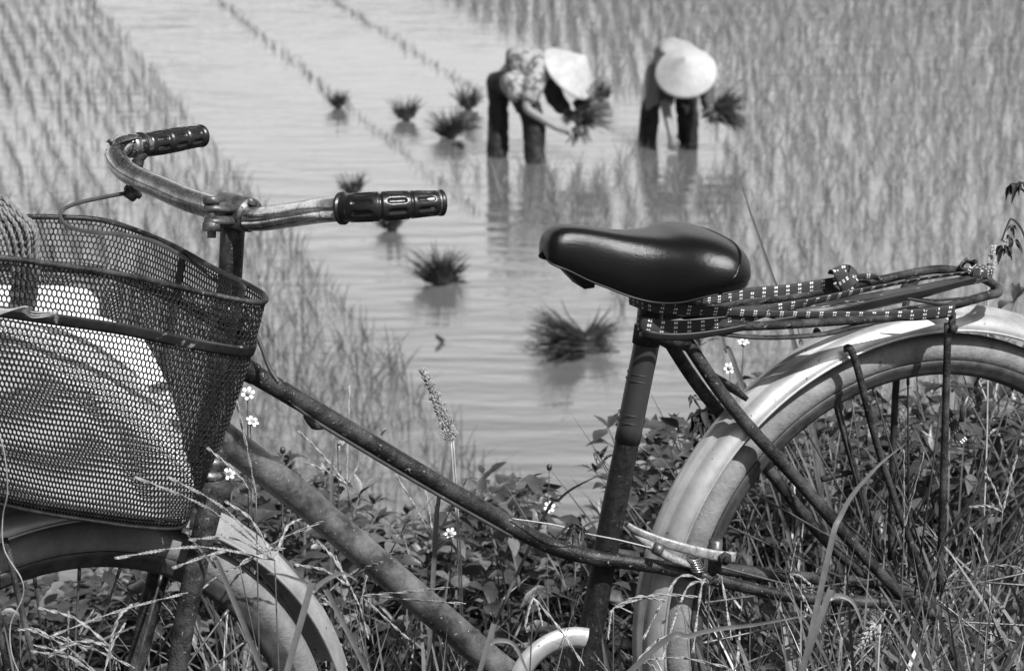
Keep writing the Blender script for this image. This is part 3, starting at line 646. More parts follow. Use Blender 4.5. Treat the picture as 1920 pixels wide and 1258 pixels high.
cenr = rcn.mean(0); cenb = bcn.mean(0)
def BK(a, h, k=1.0):
    """a: 0..1 round the rim, h: 0 rim .. 1 bottom, k: 1 on the wall, 0 at the centre"""
    a = np.asarray(a) % 1.0; h = np.asarray(h); s = a * PER
    r3 = np.stack([np.interp(s, sl, rw[:, i]) for i in range(3)], -1); b3 = np.stack([np.interp(s, sl, bw_[:, i]) for i in range(3)], -1)
    hh = h[..., None]; p = r3 * (1 - hh) + b3 * hh; c = cenr * (1 - hh) + cenb * hh
    bulge = 1 + .04 * np.sin(np.pi * np.clip(hh, 0, 1)); p = c + (p - c) * bulge; kk = np.asarray(k); kk = kk[..., None] if kk.ndim else kk
    return c + (p - c) * kk
def build_basket():
    nc = int(PER / .0053); rows = 42; rh = 1.0 / rows
    J, I = np.meshgrid(np.arange(rows), np.arange(nc), indexing='ij'); J = J.ravel(); I = I.ravel()
    cu = (I + .5 * (J % 2)) / nc; chh = (J + .5) * rh; cw = 1.0 / nc; ve = rh * 2 / 3
    top = (cu, chh - ve); ur = (cu + cw / 2, chh - ve / 2); lr = (cu + cw / 2, chh + ve / 2); ul = (cu - cw / 2, chh - ve / 2)
    E1 = []; 
    for (a, b) in ((top, ur), (top, ul), (ur, lr)):
        E1.append((np.stack([a[0], np.clip(a[1], 0, 1)], 1), np.stack([b[0], np.clip(b[1], 0, 1)], 1)))
    A = np.concatenate([e[0] for e in E1]); Bq = np.concatenate([e[1] for e in E1])
    ta = .00080; tb = .00055
    pa = BK(A[:, 0], A[:, 1]); pb_ = BK(Bq[:, 0], Bq[:, 1]); c = cenr * .5 + cenb * .5
    mid = (pa + pb_) / 2; am = (A + Bq) / 2; e_ = 1e-3
    tu = BK(am[:, 0] + e_, am[:, 1]) - BK(am[:, 0] - e_, am[:, 1]); th = BK(am[:, 0], np.clip(am[:, 1] + .02, 0, 1)) - BK(am[:, 0], np.clip(am[:, 1] - .02, 0, 1))
    nn = np.cross(tu, th); nn /= np.linalg.norm(nn, axis=1)[:, None] + 1e-12; d = pb_ - pa; ln = np.linalg.norm(d, axis=1); d = d / (ln[:, None] + 1e-12)
    sd_ = np.cross(nn, d); ok = ln > 1e-4
    # expanded metal: strands lean slightly out of the sheet
    nt_ = nn * .85 + th / (np.linalg.norm(th, axis=1)[:, None] + 1e-12) * .5; nt_ /= np.linalg.norm(nt_, axis=1)[:, None]; nt_ -= d * (nt_ * d).sum(1)[:, None]; sd_ = np.cross(nt_, d)
    pa, pb_, sd_, nt_ = pa[ok], pb_[ok], sd_[ok], nt_[ok]; n = len(pa)
    q = [(-1, -1), (1, -1), (1, 1), (-1, 1)]
    Vv = np.stack([pa + sd_ * x * ta + nt_ * y * tb for x, y in q] + [pb_ + sd_ * x * ta + nt_ * y * tb for x, y in q], 1).reshape(-1, 3)
    off = np.arange(n) * 8; Ff = np.concatenate([np.stack([off + i, off + (i + 1) % 4, off + 4 + (i + 1) % 4, off + 4 + i], 1) for i in range(4)])
    o = fastmesh('basket', Vv, Ff, M['basket'], origin=ROOT); o.parent = bike; o.location = (0, 0, 0)
    T1('rim_wire', rc[::3], .0031, M['basket'], o, 10, 0, closed=True) if False else None
    mb = MB(); tube(mb, rc[::2], .0031, 10, closed=True); mb.build('rim_wire', M['tube'], o)
    mb = MB(); tube(mb, [Vector(BK(a, np.array(1.0))) for a in np.linspace(0, 1, 120)[:-1]], .0022, 8, closed=True); mb.build('base_wire', M['basket'], o)
    mb = MB(); P = [Vector(BK(a, np.array(.205), 1.012)) for a in np.linspace(0, 1, 140)[:-1]]; Wd = [(Vector(BK(a, np.array(.3))) - Vector(BK(a, np.array(.1)))).normalized() for a in np.linspace(0, 1, 140)[:-1]]
    ribbon(mb, P, Wd, .0125, .0018, sm=1, closed=True); mb.build('steel_band', M['band'], o)
    # perforated floor of the basket
    mb = MB(); ring = [Vector(BK(a, np.array(1.0))) for a in np.linspace(0, 1, 61)[:-1]]; cb = Vector(cenb)
    for t in np.linspace(.12, .96, 11): tube(mb, [cb + (p - cb) * t for p in ring], .0016, 4, closed=True)
    for i in range(0, 60): tube(mb, [cb, ring[i]], .0014, 4)
    mb.build('basket_floor', M['basket'], o)
    mb = MB(); ribbon(mb, [Vector(BK(.965, np.array(h), .97)) for h in np.linspace(0, 1, 8)], Vector(BK(.99, np.array(.5))) - Vector(BK(.95, np.array(.5))), .014, .002); mb.build('back_strap', M['rust'], o)
    mb = MB(); ribbon(mb, [Vector(BK(.86, np.array(h), .985)) for h in np.linspace(0, 1, 8)], Vector(BK(.88, np.array(.5))) - Vector(BK(.84, np.array(.5))), .012, .002); mb.build('back_strap', M['rust'], o)
    return o
basket = build_basket()
def build_sack():
    na, nh = 120, 60; v = []; f = []
    for j in range(nh):
        h = j / (nh - 1)
        for i in range(na):
            a = i / na; near_ = 0
            # a ~0: rear near corner; .05-.35 near side; rear face .75-1
            hb_ = 0.235 + h * .745
            w_ = 1.0
            da = min(a, 1 - a)                                  # distance from the rear corner
            reach = np.clip(1 - (1 - h) ** 1.6 * 1.0, 0, 1)     # rear edge recedes towards the top
            if a < .40: lim = .30 * (1 - reach); k0 = .985 - .085 * (1 - h); k = k0 if a > lim else k0 - (lim - a) * 3.0
            elif a < .74: k = .93
            else: k = .93 - 1.25 * (1 - reach) * math.sin(math.pi * min(1, (a - .74) / .30))
            k = max(.12, k)
            fold = .022 * math.exp(-((a - (.215 - .19 * (h - .10))) / .012) ** 2) * (a < .3) + .012 * math.exp(-((a - (.12 - .05 * h)) / .02) ** 2) + .008 * math.sin(a * 23 + h * 5)
            if j == 0: k *= .01
            elif j == 1: k *= .6; 
            elif j == 2: k *= .9
            if j == nh - 1: k *= .3
            v.append(BK(np.array(a), np.array(hb_), np.array(k - fold)))
    for j in range(nh - 1):
        for i in range(na): l = (i + 1) % na; f.append((j * na + i, j * na + l, (j + 1) * na + l, (j + 1) * na + i))
    tag(mesh('sack', v, f, M['sack'], origin=Vector(cenb)), 'pale crumpled sack filling the lower part of the wire bicycle basket', 'sack')
build_sack()
# rope coil hung over the basket's left end
def build_rope():
    rc_ = MB(); o0 = W(-20, 470, 2.33)
    for k in range(14):
        off = k * 4.9; z = 2.335 + .010 * (k % 3)
        P = Ws([(-60 + off * .7, 380 - off * .2, z + .03), (-20 + off * .9, 392 + off * .1, z), (4 + off, 430, z - .004), (18 + off * .82, 470, z + .004), (24 + off * .72, 520, z + .02), (10 + off * .6, 600, z + .06), (-60, 640, z + .08), (-110 - off * .3, 560, z + .10), (-110, 440, z + .07)])
        Pc = catmull(P, 10, True)
        T, X, Y = frames(Pc, True); n = len(Pc)
        for s in range(2):
            Q = [Pc[i] + (X[i] * math.cos(i * 1.1 + s * math.pi) + Y[i] * math.sin(i * 1.1 + s * math.pi)) * .0012 for i in range(n)]
            tube(rc_, Q, .00145, 6, closed=True)
    tag(rc_.build('rope_coil', M['rope'], origin=o0), 'coil of twisted fibre rope stuffed into the left end of the wire basket', 'rope')
build_rope()
tw = MB()
for k in range(5):
    P = Ws([(-20, 576 + k * 5, 2.235), (30 + k * 4, 583 - k * 2, 2.255), (60, 590 + 6 * math.sin(k), 2.27), (95 + k * 4, 596 - k * 3, 2.29)]); tube(tw, P, .0006, 4, sm=6)
tag(tw.build('frayed_string', M['twine'], origin=W(40, 585, 2.25)), 'frayed pale string caught on the steel band of the basket', 'string')
tw = MB(); tube(tw, Ws([(-6, 800, 2.30), (8, 850, 2.31), (14, 920, 2.33), (5, 970, 2.35), (8, 1030, 2.36), (40, 1085, 2.37), (42, 1120, 2.38), (20, 1170, 2.39), (22, 1225, 2.40), (40, 1270, 2.41)]), .0007, 6, sm=8)
tag(tw.build('hanging_string', M['twine'], origin=W(14, 920, 2.33)), 'thin twisted string hanging down in front of the basket and front wheel', 'string')

# elastic straps ------------------------------------------------------
SW = M['strap']
V_ = BZ
def strap(name, pts, wv, width, m, label, th=.0018, sm=8, closed=False):
    mb = MB(); P = Bs(pts); ribbon(mb, P, wv, width, th, sm, closed); return tag(mb.build(name, m, origin=P[0]), label, 'strap')
strap('woven_strap', [(1180, 560, -.03), (1215, 572, .034), (1250, 578, .04), (1350, 584, .045), (1440, 588, .05), (1550, 590, .058), (1650, 592, .066), (1720, 590, .070), (1778, 584, .072), (1789, 583, .066), (1786, 584, .052)], [BZ + BN * .2] * 11, [.014, .0150, .0145, .012, .008, .009, .0125, .0155, .0165, .0165, .016], SW, 'dark woven strap with white ticks running low from the seat post to the rack stay')
strap('woven_strap', [(1196, 608, -.01), (1197, 607, .020), (1212, 609, .032), (1250, 614, .034), (1310, 611, .038), (1380, 601, .042), (1450, 580, .042), (1520, 566, .04), (1600, 548, .03), (1700, 528, .02), (1790, 514, .012), (1840, 510, .006)], [BZ] * 7 + [BZ + BN * .6] * 2 + [BZ + BN] * 3, [.0175, .0175, .018, .017, .015, .013, .013, .0135, .010, .007, .007, .008], SW, 'white-ticked dark strap wrapped lowest round the post, then crossing up over the rack')
strap('woven_strap', [(1290, 566, -.03), (1340, 562, -.045), (1400, 551, -.055), (1460, 546, -.058), (1520, 538, -.06), (1575, 529, -.062), (1600, 524, -.062)], [BZ] * 7, [.007, .010, .0150, .0150, .0150, .0145, .012], SW, 'dark woven strap with white ticks stretched from behind the saddle to the upright knot')
strap('rubber_strap', [(1200, 622, -.02), (1201, 624, .02), (1215, 627, .036), (1250, 632, .04), (1300, 630, .044), (1360, 621, .048), (1440, 606, .052), (1540, 592, .05), (1640, 570, .04), (1740, 548, .03), (1830, 524, .02)], [BZ + BN * .3] * 11, [.009, .0095, .010, .010, .009, .008, .008, .012, .014, .012, .008], M['black'], 'plain black rubber strap under the ticked ones, from the post up across the rack')
strap('rubber_strap', [(1700, 560, .066), (1780, 572, .070), (1830, 562, .056), (1858, 546, .02), (1862, 530, -.01), (1850, 519, -.04), (1820, 515, -.05)], [BZ] * 7, [.003, .005, .006, .007, .007, .007, .006], M['black'], 'short black rubber loop hugging the rear end of the rack')
kn = MB(); K0 = B(1583, 530, -.05)
ribbon(kn, Bs([(1592, 548, -.045), (1582, 528, -.043), (1570, 508, -.045), (1566, 514, -.06), (1590, 508, -.065), (1600, 520, -.06), (1585, 530, -.05)]), BU + BZ * .25, .0165, .002); tag(kn.build('strap_knot', SW, origin=K0), 'upright folded strap knot with white ticks on the far side of the rack', 'knot')
kn = MB(); ribbon(kn, Bs([(1600, 522, -.06), (1618, 518, -.055), (1640, 519, -.05), (1655, 528, -.04)]), BU * .2 + BZ, .007, .002); tag(kn.build('strap_end', SW, origin=B(1618, 518, -.055)), 'short curled strap end just right of the upright knot', 'strap')
kn = MB(); ribbon(kn, Bs([(1800, 506, -.03), (1812, 492, -.02), (1826, 498, -.01), (1815, 508, .0), (1798, 504, .0), (1806, 490, -.01)]), BU * .3 + BN + BZ * .4, .018, .002)
ribbon(kn, Bs([(1822, 520, .012), (1826, 506, .01), (1838, 502, 0), (1852, 505, -.01), (1858, 520, -.02)]), BN + BU * .4, .014, .002)
ribbon(kn, Bs([(1815, 505, .01), (1830, 512, .014), (1848, 514, .01), (1860, 512, -.01)]), BZ, .011, .002); tag(kn.build('strap_knot', SW, origin=B(1825, 503)), 'tangled strap knot at the rearmost end of the rack', 'knot')
kn = MB(); ribbon(kn, Bs([(1770, 765, -.06), (1785, 790, -.058), (1800, 818, -.055), (1810, 830, -.05)]), BU, .013, .002); tag(kn.build('strap_end', SW, origin=B(1785, 790, -.06)), 'loose ticked strap end hanging behind the rear wheel spokes', 'strap')
kn = MB(); tube(kn, Bs([(1232, 566, .025), (1262, 560, .035), (1290, 562, .04), (1300, 572, .035), (1280, 580, .03), (1245, 578, .03)]), .006, 8, closed=True, sm=5); tag(kn.build('rubber_tie', M['black'], origin=B(1262, 566, .035)), 'black rubber tie bunched under the saddle on top of the post', 'strap')

# ------------------------------------------------------------------ people
ZC = 18.16
def Q(px, py, dz=0): return W(px, py, ZC + dz)
def skinned(name, J, E_, m, parent, sub=3):
    """one continuous surface grown round joints: J name -> (point, radius)"""
    ks = list(J); me = bpy.data.meshes.new(name); off = rootloc(parent)
    me.from_pydata([tuple(Vector(J[k][0]) - off) for k in ks], [(ks.index(a), ks.index(b)) for a, b in E_], [])
    o = bpy.data.objects.new(name, me); C.objects.link(o)
    s = o.modifiers.new('s', 'SKIN'); 
    for i, k in enumerate(ks):
        r = J[k][1]; d = me.skin_vertices[0].data[i]; d.radius = (r, r) if isinstance(r, (int, float)) else r; d.use_root = (i == 0)
    sb = o.modifiers.new('d', 'SUBSURF'); sb.levels = sub; sb.render_levels = sub
    dg = bpy.context.evaluated_depsgraph_get(); ev = o.evaluated_get(dg); m2 = bpy.data.meshes.new_from_object(ev); bpy.data.objects.remove(o)
    if m in (M['darkcloth'], M['floral'], M['shirt'], M['sleeve']):
        from mathutils import noise as _n
        for v_ in m2.vertices:
            q_ = v_.co * 9; v_.co = v_.co + v_.normal * ((.020 if m is M['darkcloth'] else .008) * _n.noise(Vector((q_.x * 1.6, q_.y * 1.6, q_.z * .7))) + .008 * _n.noise(q_ * 3))
    m2.name = name; m2.materials.clear(); m2.materials.append(m); m2.polygons.foreach_set('use_smooth', [True] * len(m2.polygons))
    o = bpy.data.objects.new(name, m2); C.objects.link(o); o.parent = parent
    return o
def hand(J, E_, wrist_key, pre, d, up, s=1.0):
    """palm, four curled fingers and a thumb"""
    wv = Vector(J[wrist_key][0]); d = d.normalized(); side = d.cross(up).normalized(); up = side.cross(d)
    pk = pre + 'palm'; J[pk] = (wv + d * .055 * s, .028 * s); E_.append((wrist_key, pk))
    for i, (o, l) in enumerate(((-.030, .062), (-.010, .074), (.011, .070), (.031, .055))):
        b = wv + d * .088 * s + side * o * s; k1, k2, k3 = [pre + 'f%d%d' % (i, q_) for q_ in range(3)]
        J[k1] = (b, .0105 * s); J[k2] = (b + (d * .75 - up * .55) * l * .55 * s, .0092 * s); J[k3] = (b + (d * .75 - up * .55) * l * .55 * s + (d * .2 - up * .9) * l * .5 * s, .0078 * s)
        E_.extend([(pk, k1), (k1, k2), (k2, k3)])
    t1, t2 = pre + 't0', pre + 't1'; J[t1] = (wv + d * .05 * s - side * .042 * s - up * .012, .012 * s); J[t2] = (wv + d * .088 * s - side * .050 * s - up * .035 * s, .009 * s); E_.extend([(pk, t1), (t1, t2)])
def conehat(parent, c, ax, r, h):
    mb = MB(); ax = Vector(ax).normalized(); pr = []
    for i in range(17):
        t = i / 16; pr.append((max(.0005, r * t), h * (1 - t ** 1.03) + (.0030 if i % 2 else 0)))
    inn = [(q_[0] * .985, q_[1] - .006) for q_ in pr][::-1]
    revolve(mb, c, ax, pr + inn, 64); o = mb.build('conical_hat', M['hat'], parent); return o
def camv(x, u, z): return RT * x + UP * u + FW * z

# the worker on the left, seen from the side, in a patterned blouse
w1 = empty('person', WP(968, 297), 'bent person in patterned blouse and conical hat seen from the side, left of the two', 'person')
J = {'pel': (Q(950, 132), .115), 'hn': (Q(966, 152, -.10), .085), 'kn': (Q(1001, 226, -.11), .055), 'an': (Q(1004, 330, -.10), .04), 'hf': (Q(943, 152, .10), .085), 'kf': (Q(934, 222, .13), .055), 'af': (Q(931, 335, .13), .04),
     'sp': (Q(980, 116), .12), 'ch': (Q(1010, 118), .13), 'nk': (Q(1036, 124), .055), 'hd': (Q(1056, 140, -.01), .085), 'cn': (Q(1066, 158, -.03), .055),
     'sn': (Q(1010, 136, -.17), .06), 'en': (Q(984, 204, -.22), .042), 'wn': (Q(1046, 241, -.20), .028), 'sf': (Q(1026, 140, .15), .06), 'ef': (Q(1036, 192, .14), .042), 'wf': (Q(1072, 214, .02), .03)}
E1_ = [('pel', 'hn'), ('hn', 'kn'), ('kn', 'an'), ('pel', 'hf'), ('hf', 'kf'), ('kf', 'af'), ('pel', 'sp'), ('sp', 'ch'), ('ch', 'nk'), ('nk', 'hd'), ('hd', 'cn'), ('ch', 'sn'), ('sn', 'en'), ('en', 'wn'), ('ch', 'sf'), ('sf', 'ef'), ('ef', 'wf')]
J['ns'] = (Q(1070, 148, -.09), .013); E1_.append(('hd', 'ns'))
hand(J, E1_, 'wn', 'a', camv(.9, -.25, 0), camv(.25, .9, -.2)); hand(J, E1_, 'wf', 'b', camv(.5, -.7, -.2), camv(.6, .4, -.5))
skinned('body', J, E1_, M['skin'], w1)
skinned('hair', {'a': (Q(1047, 132), .09), 'b': (Q(1040, 128, .03), .07), 'c': (Q(1036, 150, .03), .03)}, [('a', 'b'), ('b', 'c')], M['hair'], w1)
skinned('trousers', {'p': (Q(950, 142), .12), 'hn': (Q(968, 158, -.10), .115), 'tn': (Q(988, 195, -.11), .098), 'kn': (Q(1001, 226, -.11), .092), 'an': (Q(1005, 330, -.10), .082), 'hf': (Q(936, 158, .10), .10), 'tf': (Q(934, 195, .12), .092), 'kf': (Q(934, 226, .13), .085), 'af': (Q(930, 335, .13), .085)},
        [('p', 'hn'), ('hn', 'tn'), ('tn', 'kn'), ('kn', 'an'), ('p', 'hf'), ('hf', 'tf'), ('tf', 'kf'), ('kf', 'af')], M['darkcloth'], w1)
skinned('blouse', {'h': (Q(948, 128, -.03), .150), 'm': (Q(976, 122, -.03), .165), 'c': (Q(1006, 118, -.03), .160), 'n': (Q(1032, 122), .085), 'sn': (Q(1012, 132, -.15), .095), 'un': (Q(1000, 165, -.20), .088), 'en': (Q(986, 197, -.22), .085), 'sf': (Q(1026, 138, .13), .08)},
        [('h', 'm'), ('m', 'c'), ('c', 'n'), ('c', 'sn'), ('sn', 'un'), ('un', 'en'), ('c', 'sf')], M['floral'], w1)
skinned('blouse_hem', {'a': (Q(952, 138, -.10), .13), 'b': (Q(968, 168, -.16), .095), 'c': (Q(974, 194, -.18), .05)}, [('a', 'b'), ('b', 'c')], M['floral'], w1)
skinned('undersleeve', {'s': (Q(1028, 142, .13), .085), 'e': (Q(1040, 185, .13), .075), 'w': (Q(1064, 212, .05), .052)}, [('s', 'e'), ('e', 'w')], M['sleeve'], w1)
conehat(w1, Q(1067, 139, -.06), camv(.62, .58, -.53), .255, .205)
hb1 = bundle(Q(1082, 214, -.05), camv(.85, .32, -.1), .30, 220, .30, 'handful of seedlings in the hand of the person in the patterned blouse', 'seedlings held by the workers')
bundle(Q(1085, 238, -.12), camv(.1, -1, 0), .16, 50, .35, 'few seedlings just being parted off by the person in the patterned blouse', 'seedlings held by the workers')

# the worker on the right, facing us, hat towards the camera
w2 = empty('person', WP(1255, 272), 'bent person in pale top whose conical hat faces the camera, right of the two', 'person')
z0 = .55
def Q2(px, py, dz=0): return W(px, py, ZC + z0 + dz)
J = {'pel': (Q2(1246, 112, .25), .12), 'hl': (Q2(1232, 128, .25), .09), 'kl': (Q2(1220, 200, .12), .055), 'al': (Q2(1212, 300, .16), .04), 'hr': (Q2(1268, 135, .25), .09), 'kr': (Q2(1288, 205, .10), .055), 'ar': (Q2(1288, 300, .16), .04),
     'sp': (Q2(1260, 102, .08), .12), 'ch': (Q2(1280, 108, -.10), .13), 'nk': (Q2(1286, 124, -.24), .055), 'hd': (Q2(1288, 145, -.32), .085), 'cn': (Q2(1290, 168, -.34), .055),
     'sl': (Q2(1252, 130, -.14), .06), 'el': (Q2(1248, 200, -.26), .042), 'wl': (Q2(1258, 252, -.34), .028), 'sr': (Q2(1318, 128, -.12), .06), 'er': (Q2(1328, 190, -.24), .042), 'wr': (Q2(1336, 212, -.38), .028)}
E2_ = [('pel', 'hl'), ('hl', 'kl'), ('kl', 'al'), ('pel', 'hr'), ('hr', 'kr'), ('kr', 'ar'), ('pel', 'sp'), ('sp', 'ch'), ('ch', 'nk'), ('nk', 'hd'), ('hd', 'cn'), ('ch', 'sl'), ('sl', 'el'), ('el', 'wl'), ('ch', 'sr'), ('sr', 'er'), ('er', 'wr')]
hand(J, E2_, 'wl', 'a', camv(.1, -1, 0), camv(-.3, 0, -1)); hand(J, E2_, 'wr', 'b', camv(.8, -.3, -.2), camv(.2, .9, -.3))
J['ns'] = (Q2(1289, 158, -.43), .013); E2_.append(('hd', 'ns'))
skinned('body', J, E2_, M['skin'], w2)
skinned('hair', {'a': (Q2(1286, 136, -.28), .09), 'b': (Q2(1284, 130, -.2), .07), 'c': (Q2(1270, 150, -.2), .03)}, [('a', 'b'), ('b', 'c')], M['hair'], w2)
skinned('trousers', {'p': (Q2(1246, 118, .26), .10), 'hl': (Q2(1230, 140, .25), .092), 'tl': (Q2(1226, 175, .2), .080), 'kl': (Q2(1219, 215, .14), .075), 'al': (Q2(1211, 300, .16), .078), 'hr': (Q2(1270, 138, .25), .11), 'tr': (Q2(1286, 180, .17), .092), 'kr': (Q2(1289, 215, .12), .092), 'ar': (Q2(1290, 300, .16), .088)},
        [('p', 'hl'), ('hl', 'tl'), ('tl', 'kl'), ('kl', 'al'), ('p', 'hr'), ('hr', 'tr'), ('tr', 'kr'), ('kr', 'ar')], M['darkcloth'], w2)
skinned('shirt', {'h': (Q2(1248, 108, .20), .158), 'm': (Q2(1264, 102, .05), .150), 'c': (Q2(1282, 104, -.10), .155), 'sl': (Q2(1256, 124, -.12), .085), 'sr': (Q2(1314, 124, -.10), .085)}, [('h', 'm'), ('m', 'c'), ('c', 'sl'), ('c', 'sr')], M['shirt'], w2)
skinned('sleeve', {'a': (Q2(1252, 132, -.14), .08), 'b': (Q2(1249, 202, -.25), .062)}, [('a', 'b')], M['sleeve'], w2)
skinned('sleeve', {'a': (Q2(1318, 130, -.12), .08), 'b': (Q2(1327, 188, -.24), .062), 'c': (Q2(1332, 205, -.33), .05)}, [('a', 'b'), ('b', 'c')], M['sleeve'], w2)
conehat(w2, Q2(1286, 137, -.36), camv(-.10, .50, -.86), .240, .19)
bundle(Q2(1345, 208, -.36), camv(.95, .08, -.1), .28, 240, .26, 'dark handful of seedlings fanned out right by the person facing the camera', 'seedlings held by the workers')
bundle(Q2(1342, 210, -.38), camv(-.6, -.7, 0), .13, 90, .5, 'root end of the seedlings held by the person facing the camera', 'seedlings held by the workers')

# ------------------------------------------------------------------ weeds and grass on the bank
def leaf(mb, p, d, up, Ln, Wd, droop=.4, fold=.25):
    d = d.normalized(); s = d.cross(up).normalized(); n = s.cross(d); prof = [(0, .08), (.18, .62), (.38, 1), (.6, .86), (.82, .42), (1, .02)]; v = []
    for t, w_ in prof:
        c = p + d * Ln * t - Vector((0, 0, 1)) * droop * Ln * t * t; hw = Wd * .5 * w_
        v += [c - s * hw + n * hw * fold * 2 * .5, c, c + s * hw + n * hw * fold * 2 * .5]
    mb.add(v, [q_ for k in range(5) for q_ in ((3 * k, 3 * k + 1, 3 * k + 4, 3 * k + 3), (3 * k + 1, 3 * k + 2, 3 * k + 5, 3 * k + 4))])
def make_weed(seed, h=.42, ln=.055, wd=.026, branches=3, nodes=7):
    rs = random.Random(seed); st_ = MB(); lf = MB()
    def axis(p, d, L_, r, nd, first):
        P = []; q_ = Vector(p); dd = Vector(d)
        for i in range(nd + 1):
            P.append(q_.copy()); q_ = q_ + dd * (L_ / nd); dd = (dd + Vector((rs.gauss(0, .10), rs.gauss(0, .10), .06))).normalized()
        tube(st_, P, [r, r * .4], 5)
        for i in range(1, nd + 1):
            t = i / nd
            if t < first: continue
            a0 = (i % 2) * math.pi / 2 + rs.uniform(-.4, .4)
            for k in (0, 1):
                a = a0 + k * math.pi; sc_ = (.65 + .5 * math.sin(math.pi * min(1, t * 1.0))) * rs.uniform(.7, 1.2)
                ld = Vector((math.cos(a), math.sin(a), rs.uniform(.0, .9))).normalized(); pt = P[i]; pe = pt + ld * .012
                tube(st_, [pt, pe], .0009, 4); leaf(lf, pe, ld, Vector((0, 0, 1)), ln * sc_, wd * sc_ * rs.uniform(.8, 1.15), rs.uniform(.1, .7), rs.uniform(.1, .5))
        for k in range(3):
            a = rs.uniform(0, 6.28); leaf(lf, P[-1], Vector((math.cos(a), math.sin(a), 1.3)), Vector((0, 0, 1)), ln * .6, wd * .5, .1, .4)
        return P
    P = axis((0, 0, 0), (rs.gauss(0, .12), rs.gauss(0, .12), 1), h, .0028, nodes, .22)
    for b in range(branches):
        i = rs.randint(1, nodes - 3); a = rs.uniform(0, 6.28); axis(P[i], Vector((math.cos(a) * .8, math.sin(a) * .8, .8)), h * rs.uniform(.28, .5), .0018, 4, .2)
    return st_, lf
WE = []
for k in range(9):
    st_, lf = make_weed(100 + k, .42, [.055, .062, .048][k % 3], [.024, .030, .020][k % 3], 2 + k % 3, 6 + k % 3)
    a = st_.build('stem', M['stem'], None); b = lf.build('foliage', M['leaf'] if k % 3 else M['leaf2'], None); WE.append((a.data, b.data)); bpy.data.objects.remove(a); bpy.data.objects.remove(b)
def weed(x, y, h, k=None, label='leafy weed with small pointed leaves growing in the thick undergrowth of the bank', group='leafy weeds on the bank', z=None, sc_=None):
    k = random.randrange(9) if k is None else k; z = float(zg(np.array(x), np.array(y))) if z is None else z
    e = empty('leafy_weed', (x, y, z - .01), label, 'weed', group); e.rotation_euler = (random.gauss(0, .08), random.gauss(0, .08), random.uniform(0, 6.28)); s = h / .42; w_ = sc_ or min(1.25, max(.75, s)); e.scale = (w_, w_, s)
    for nm, d in (('stem', WE[k][0]), ('foliage', WE[k][1])):
        o = bpy.data.objects.new(nm, d); C.objects.link(o); o.parent = e
    return e
def topz(px, py, y):                                            # world height seen at pixel row py, at ground distance y
    d = ray(px, py); return CAM.z + d.z * (y / d.y)
ENVB = ([-200, 200, 380, 430, 480, 540, 620, 690, 760, 830, 900, 960, 1010, 1060, 1110, 1180, 1215, 1250, 1300, 1350, 1420, 1500, 1600, 1700, 1800, 1880, 1920, 2200],
        [1070, 1060, 920, 850, 835, 850, 880, 960, 985, 950, 890, 870, 880, 960, 985, 900, 780, 755, 780, 700, 640, 690, 690, 700, 680, 600, 540, 520])
def env(px): return float(np.interp(px, *ENVB))
def px_at(x, y, z): return project((x, y, z))[0]
random.seed(21); cnt = 0; tries = 0
while cnt < 150 and tries < 3000:
    tries += 1; y = random.choice([random.uniform(3.45, 4.4), random.uniform(3.5, 5.6)]); x = random.uniform(-.24, .24) * y + random.uniform(-.05, .05)
    z = float(zg(np.array(x), np.array(y))); px = px_at(x, y, z + .3); tz = topz(px, env(px) + abs(random.gauss(0, 55)), y); h = tz - z
    if h < .14: continue
    h = min(h, random.uniform(.42, .62))
    if px < 380 and h > .35: h = .35
    kk = random.randrange(9); pale = 'pale' if kk % 3 == 0 else 'dark'; far_ = y > 4.2
    where = 'behind the front wheel' if px < 400 else 'below the down tube' if px < 760 else 'between the two sloping tubes and the seat tube' if px < 1150 else 'beside the seat tube and rear fender' if px < 1330 else 'behind the rear wheel spokes' if px < 1800 else 'at the right edge behind the rear wheel'
    weed(x, y, h, kk, ('%s leafy weed growing %s' % (pale, where)) + (', down the slope' if far_ else ''), 'weeds ' + where); cnt += 1
# particular plants that show alone against the water
weed((955 - 960) / FPX * 3.9, 3.75, 1, 2, 'leafy weed standing alone against the water under the sloping top tube', None, sc_=1.15).scale[2] = (topz(950, 872, 3.75) - float(zg(np.array(0.), np.array(3.75)))) / .44
weed((1255 - 960) / FPX * 3.9, 3.75, 1, 4, 'leafy weed right of the seat tube, tip beside the stay bridge', None, sc_=1.15).scale[2] = (topz(1255, 748, 3.75) - float(zg(np.array(.25), np.array(3.75)))) / .44
weed((1225 - 960) / FPX * 3.8, 3.65, 1, 5, 'lower leafy weed close behind the seat tube on its right', None, sc_=1.1).scale[2] = (topz(1225, 880, 3.65) - float(zg(np.array(.25), np.array(3.65)))) / .44
weed((1900 - 960) / FPX * 3.9, 3.75, 1, 1, 'tall leafy weed at the right edge behind the end of the rack', None, sc_=1.2).scale[2] = (topz(1900, 540, 3.75) - float(zg(np.array(.8), np.array(3.75)))) / .44
weed((545 - 960) / FPX * 3.85, 3.7, 1, 7, 'leafy weed rising between the two sloping tubes near the head of the frame', None, sc_=1.1).scale[2] = (topz(545, 862, 3.7) - float(zg(np.array(-.35), np.array(3.7)))) / .44
weed((640 - 960) / FPX * 3.75, 3.6, 1, 3, 'small broad-leaved weed showing above the middle of the down tube', None, sc_=1.1).scale[2] = (topz(640, 925, 3.6) - float(zg(np.array(-.27), np.array(3.6)))) / .44

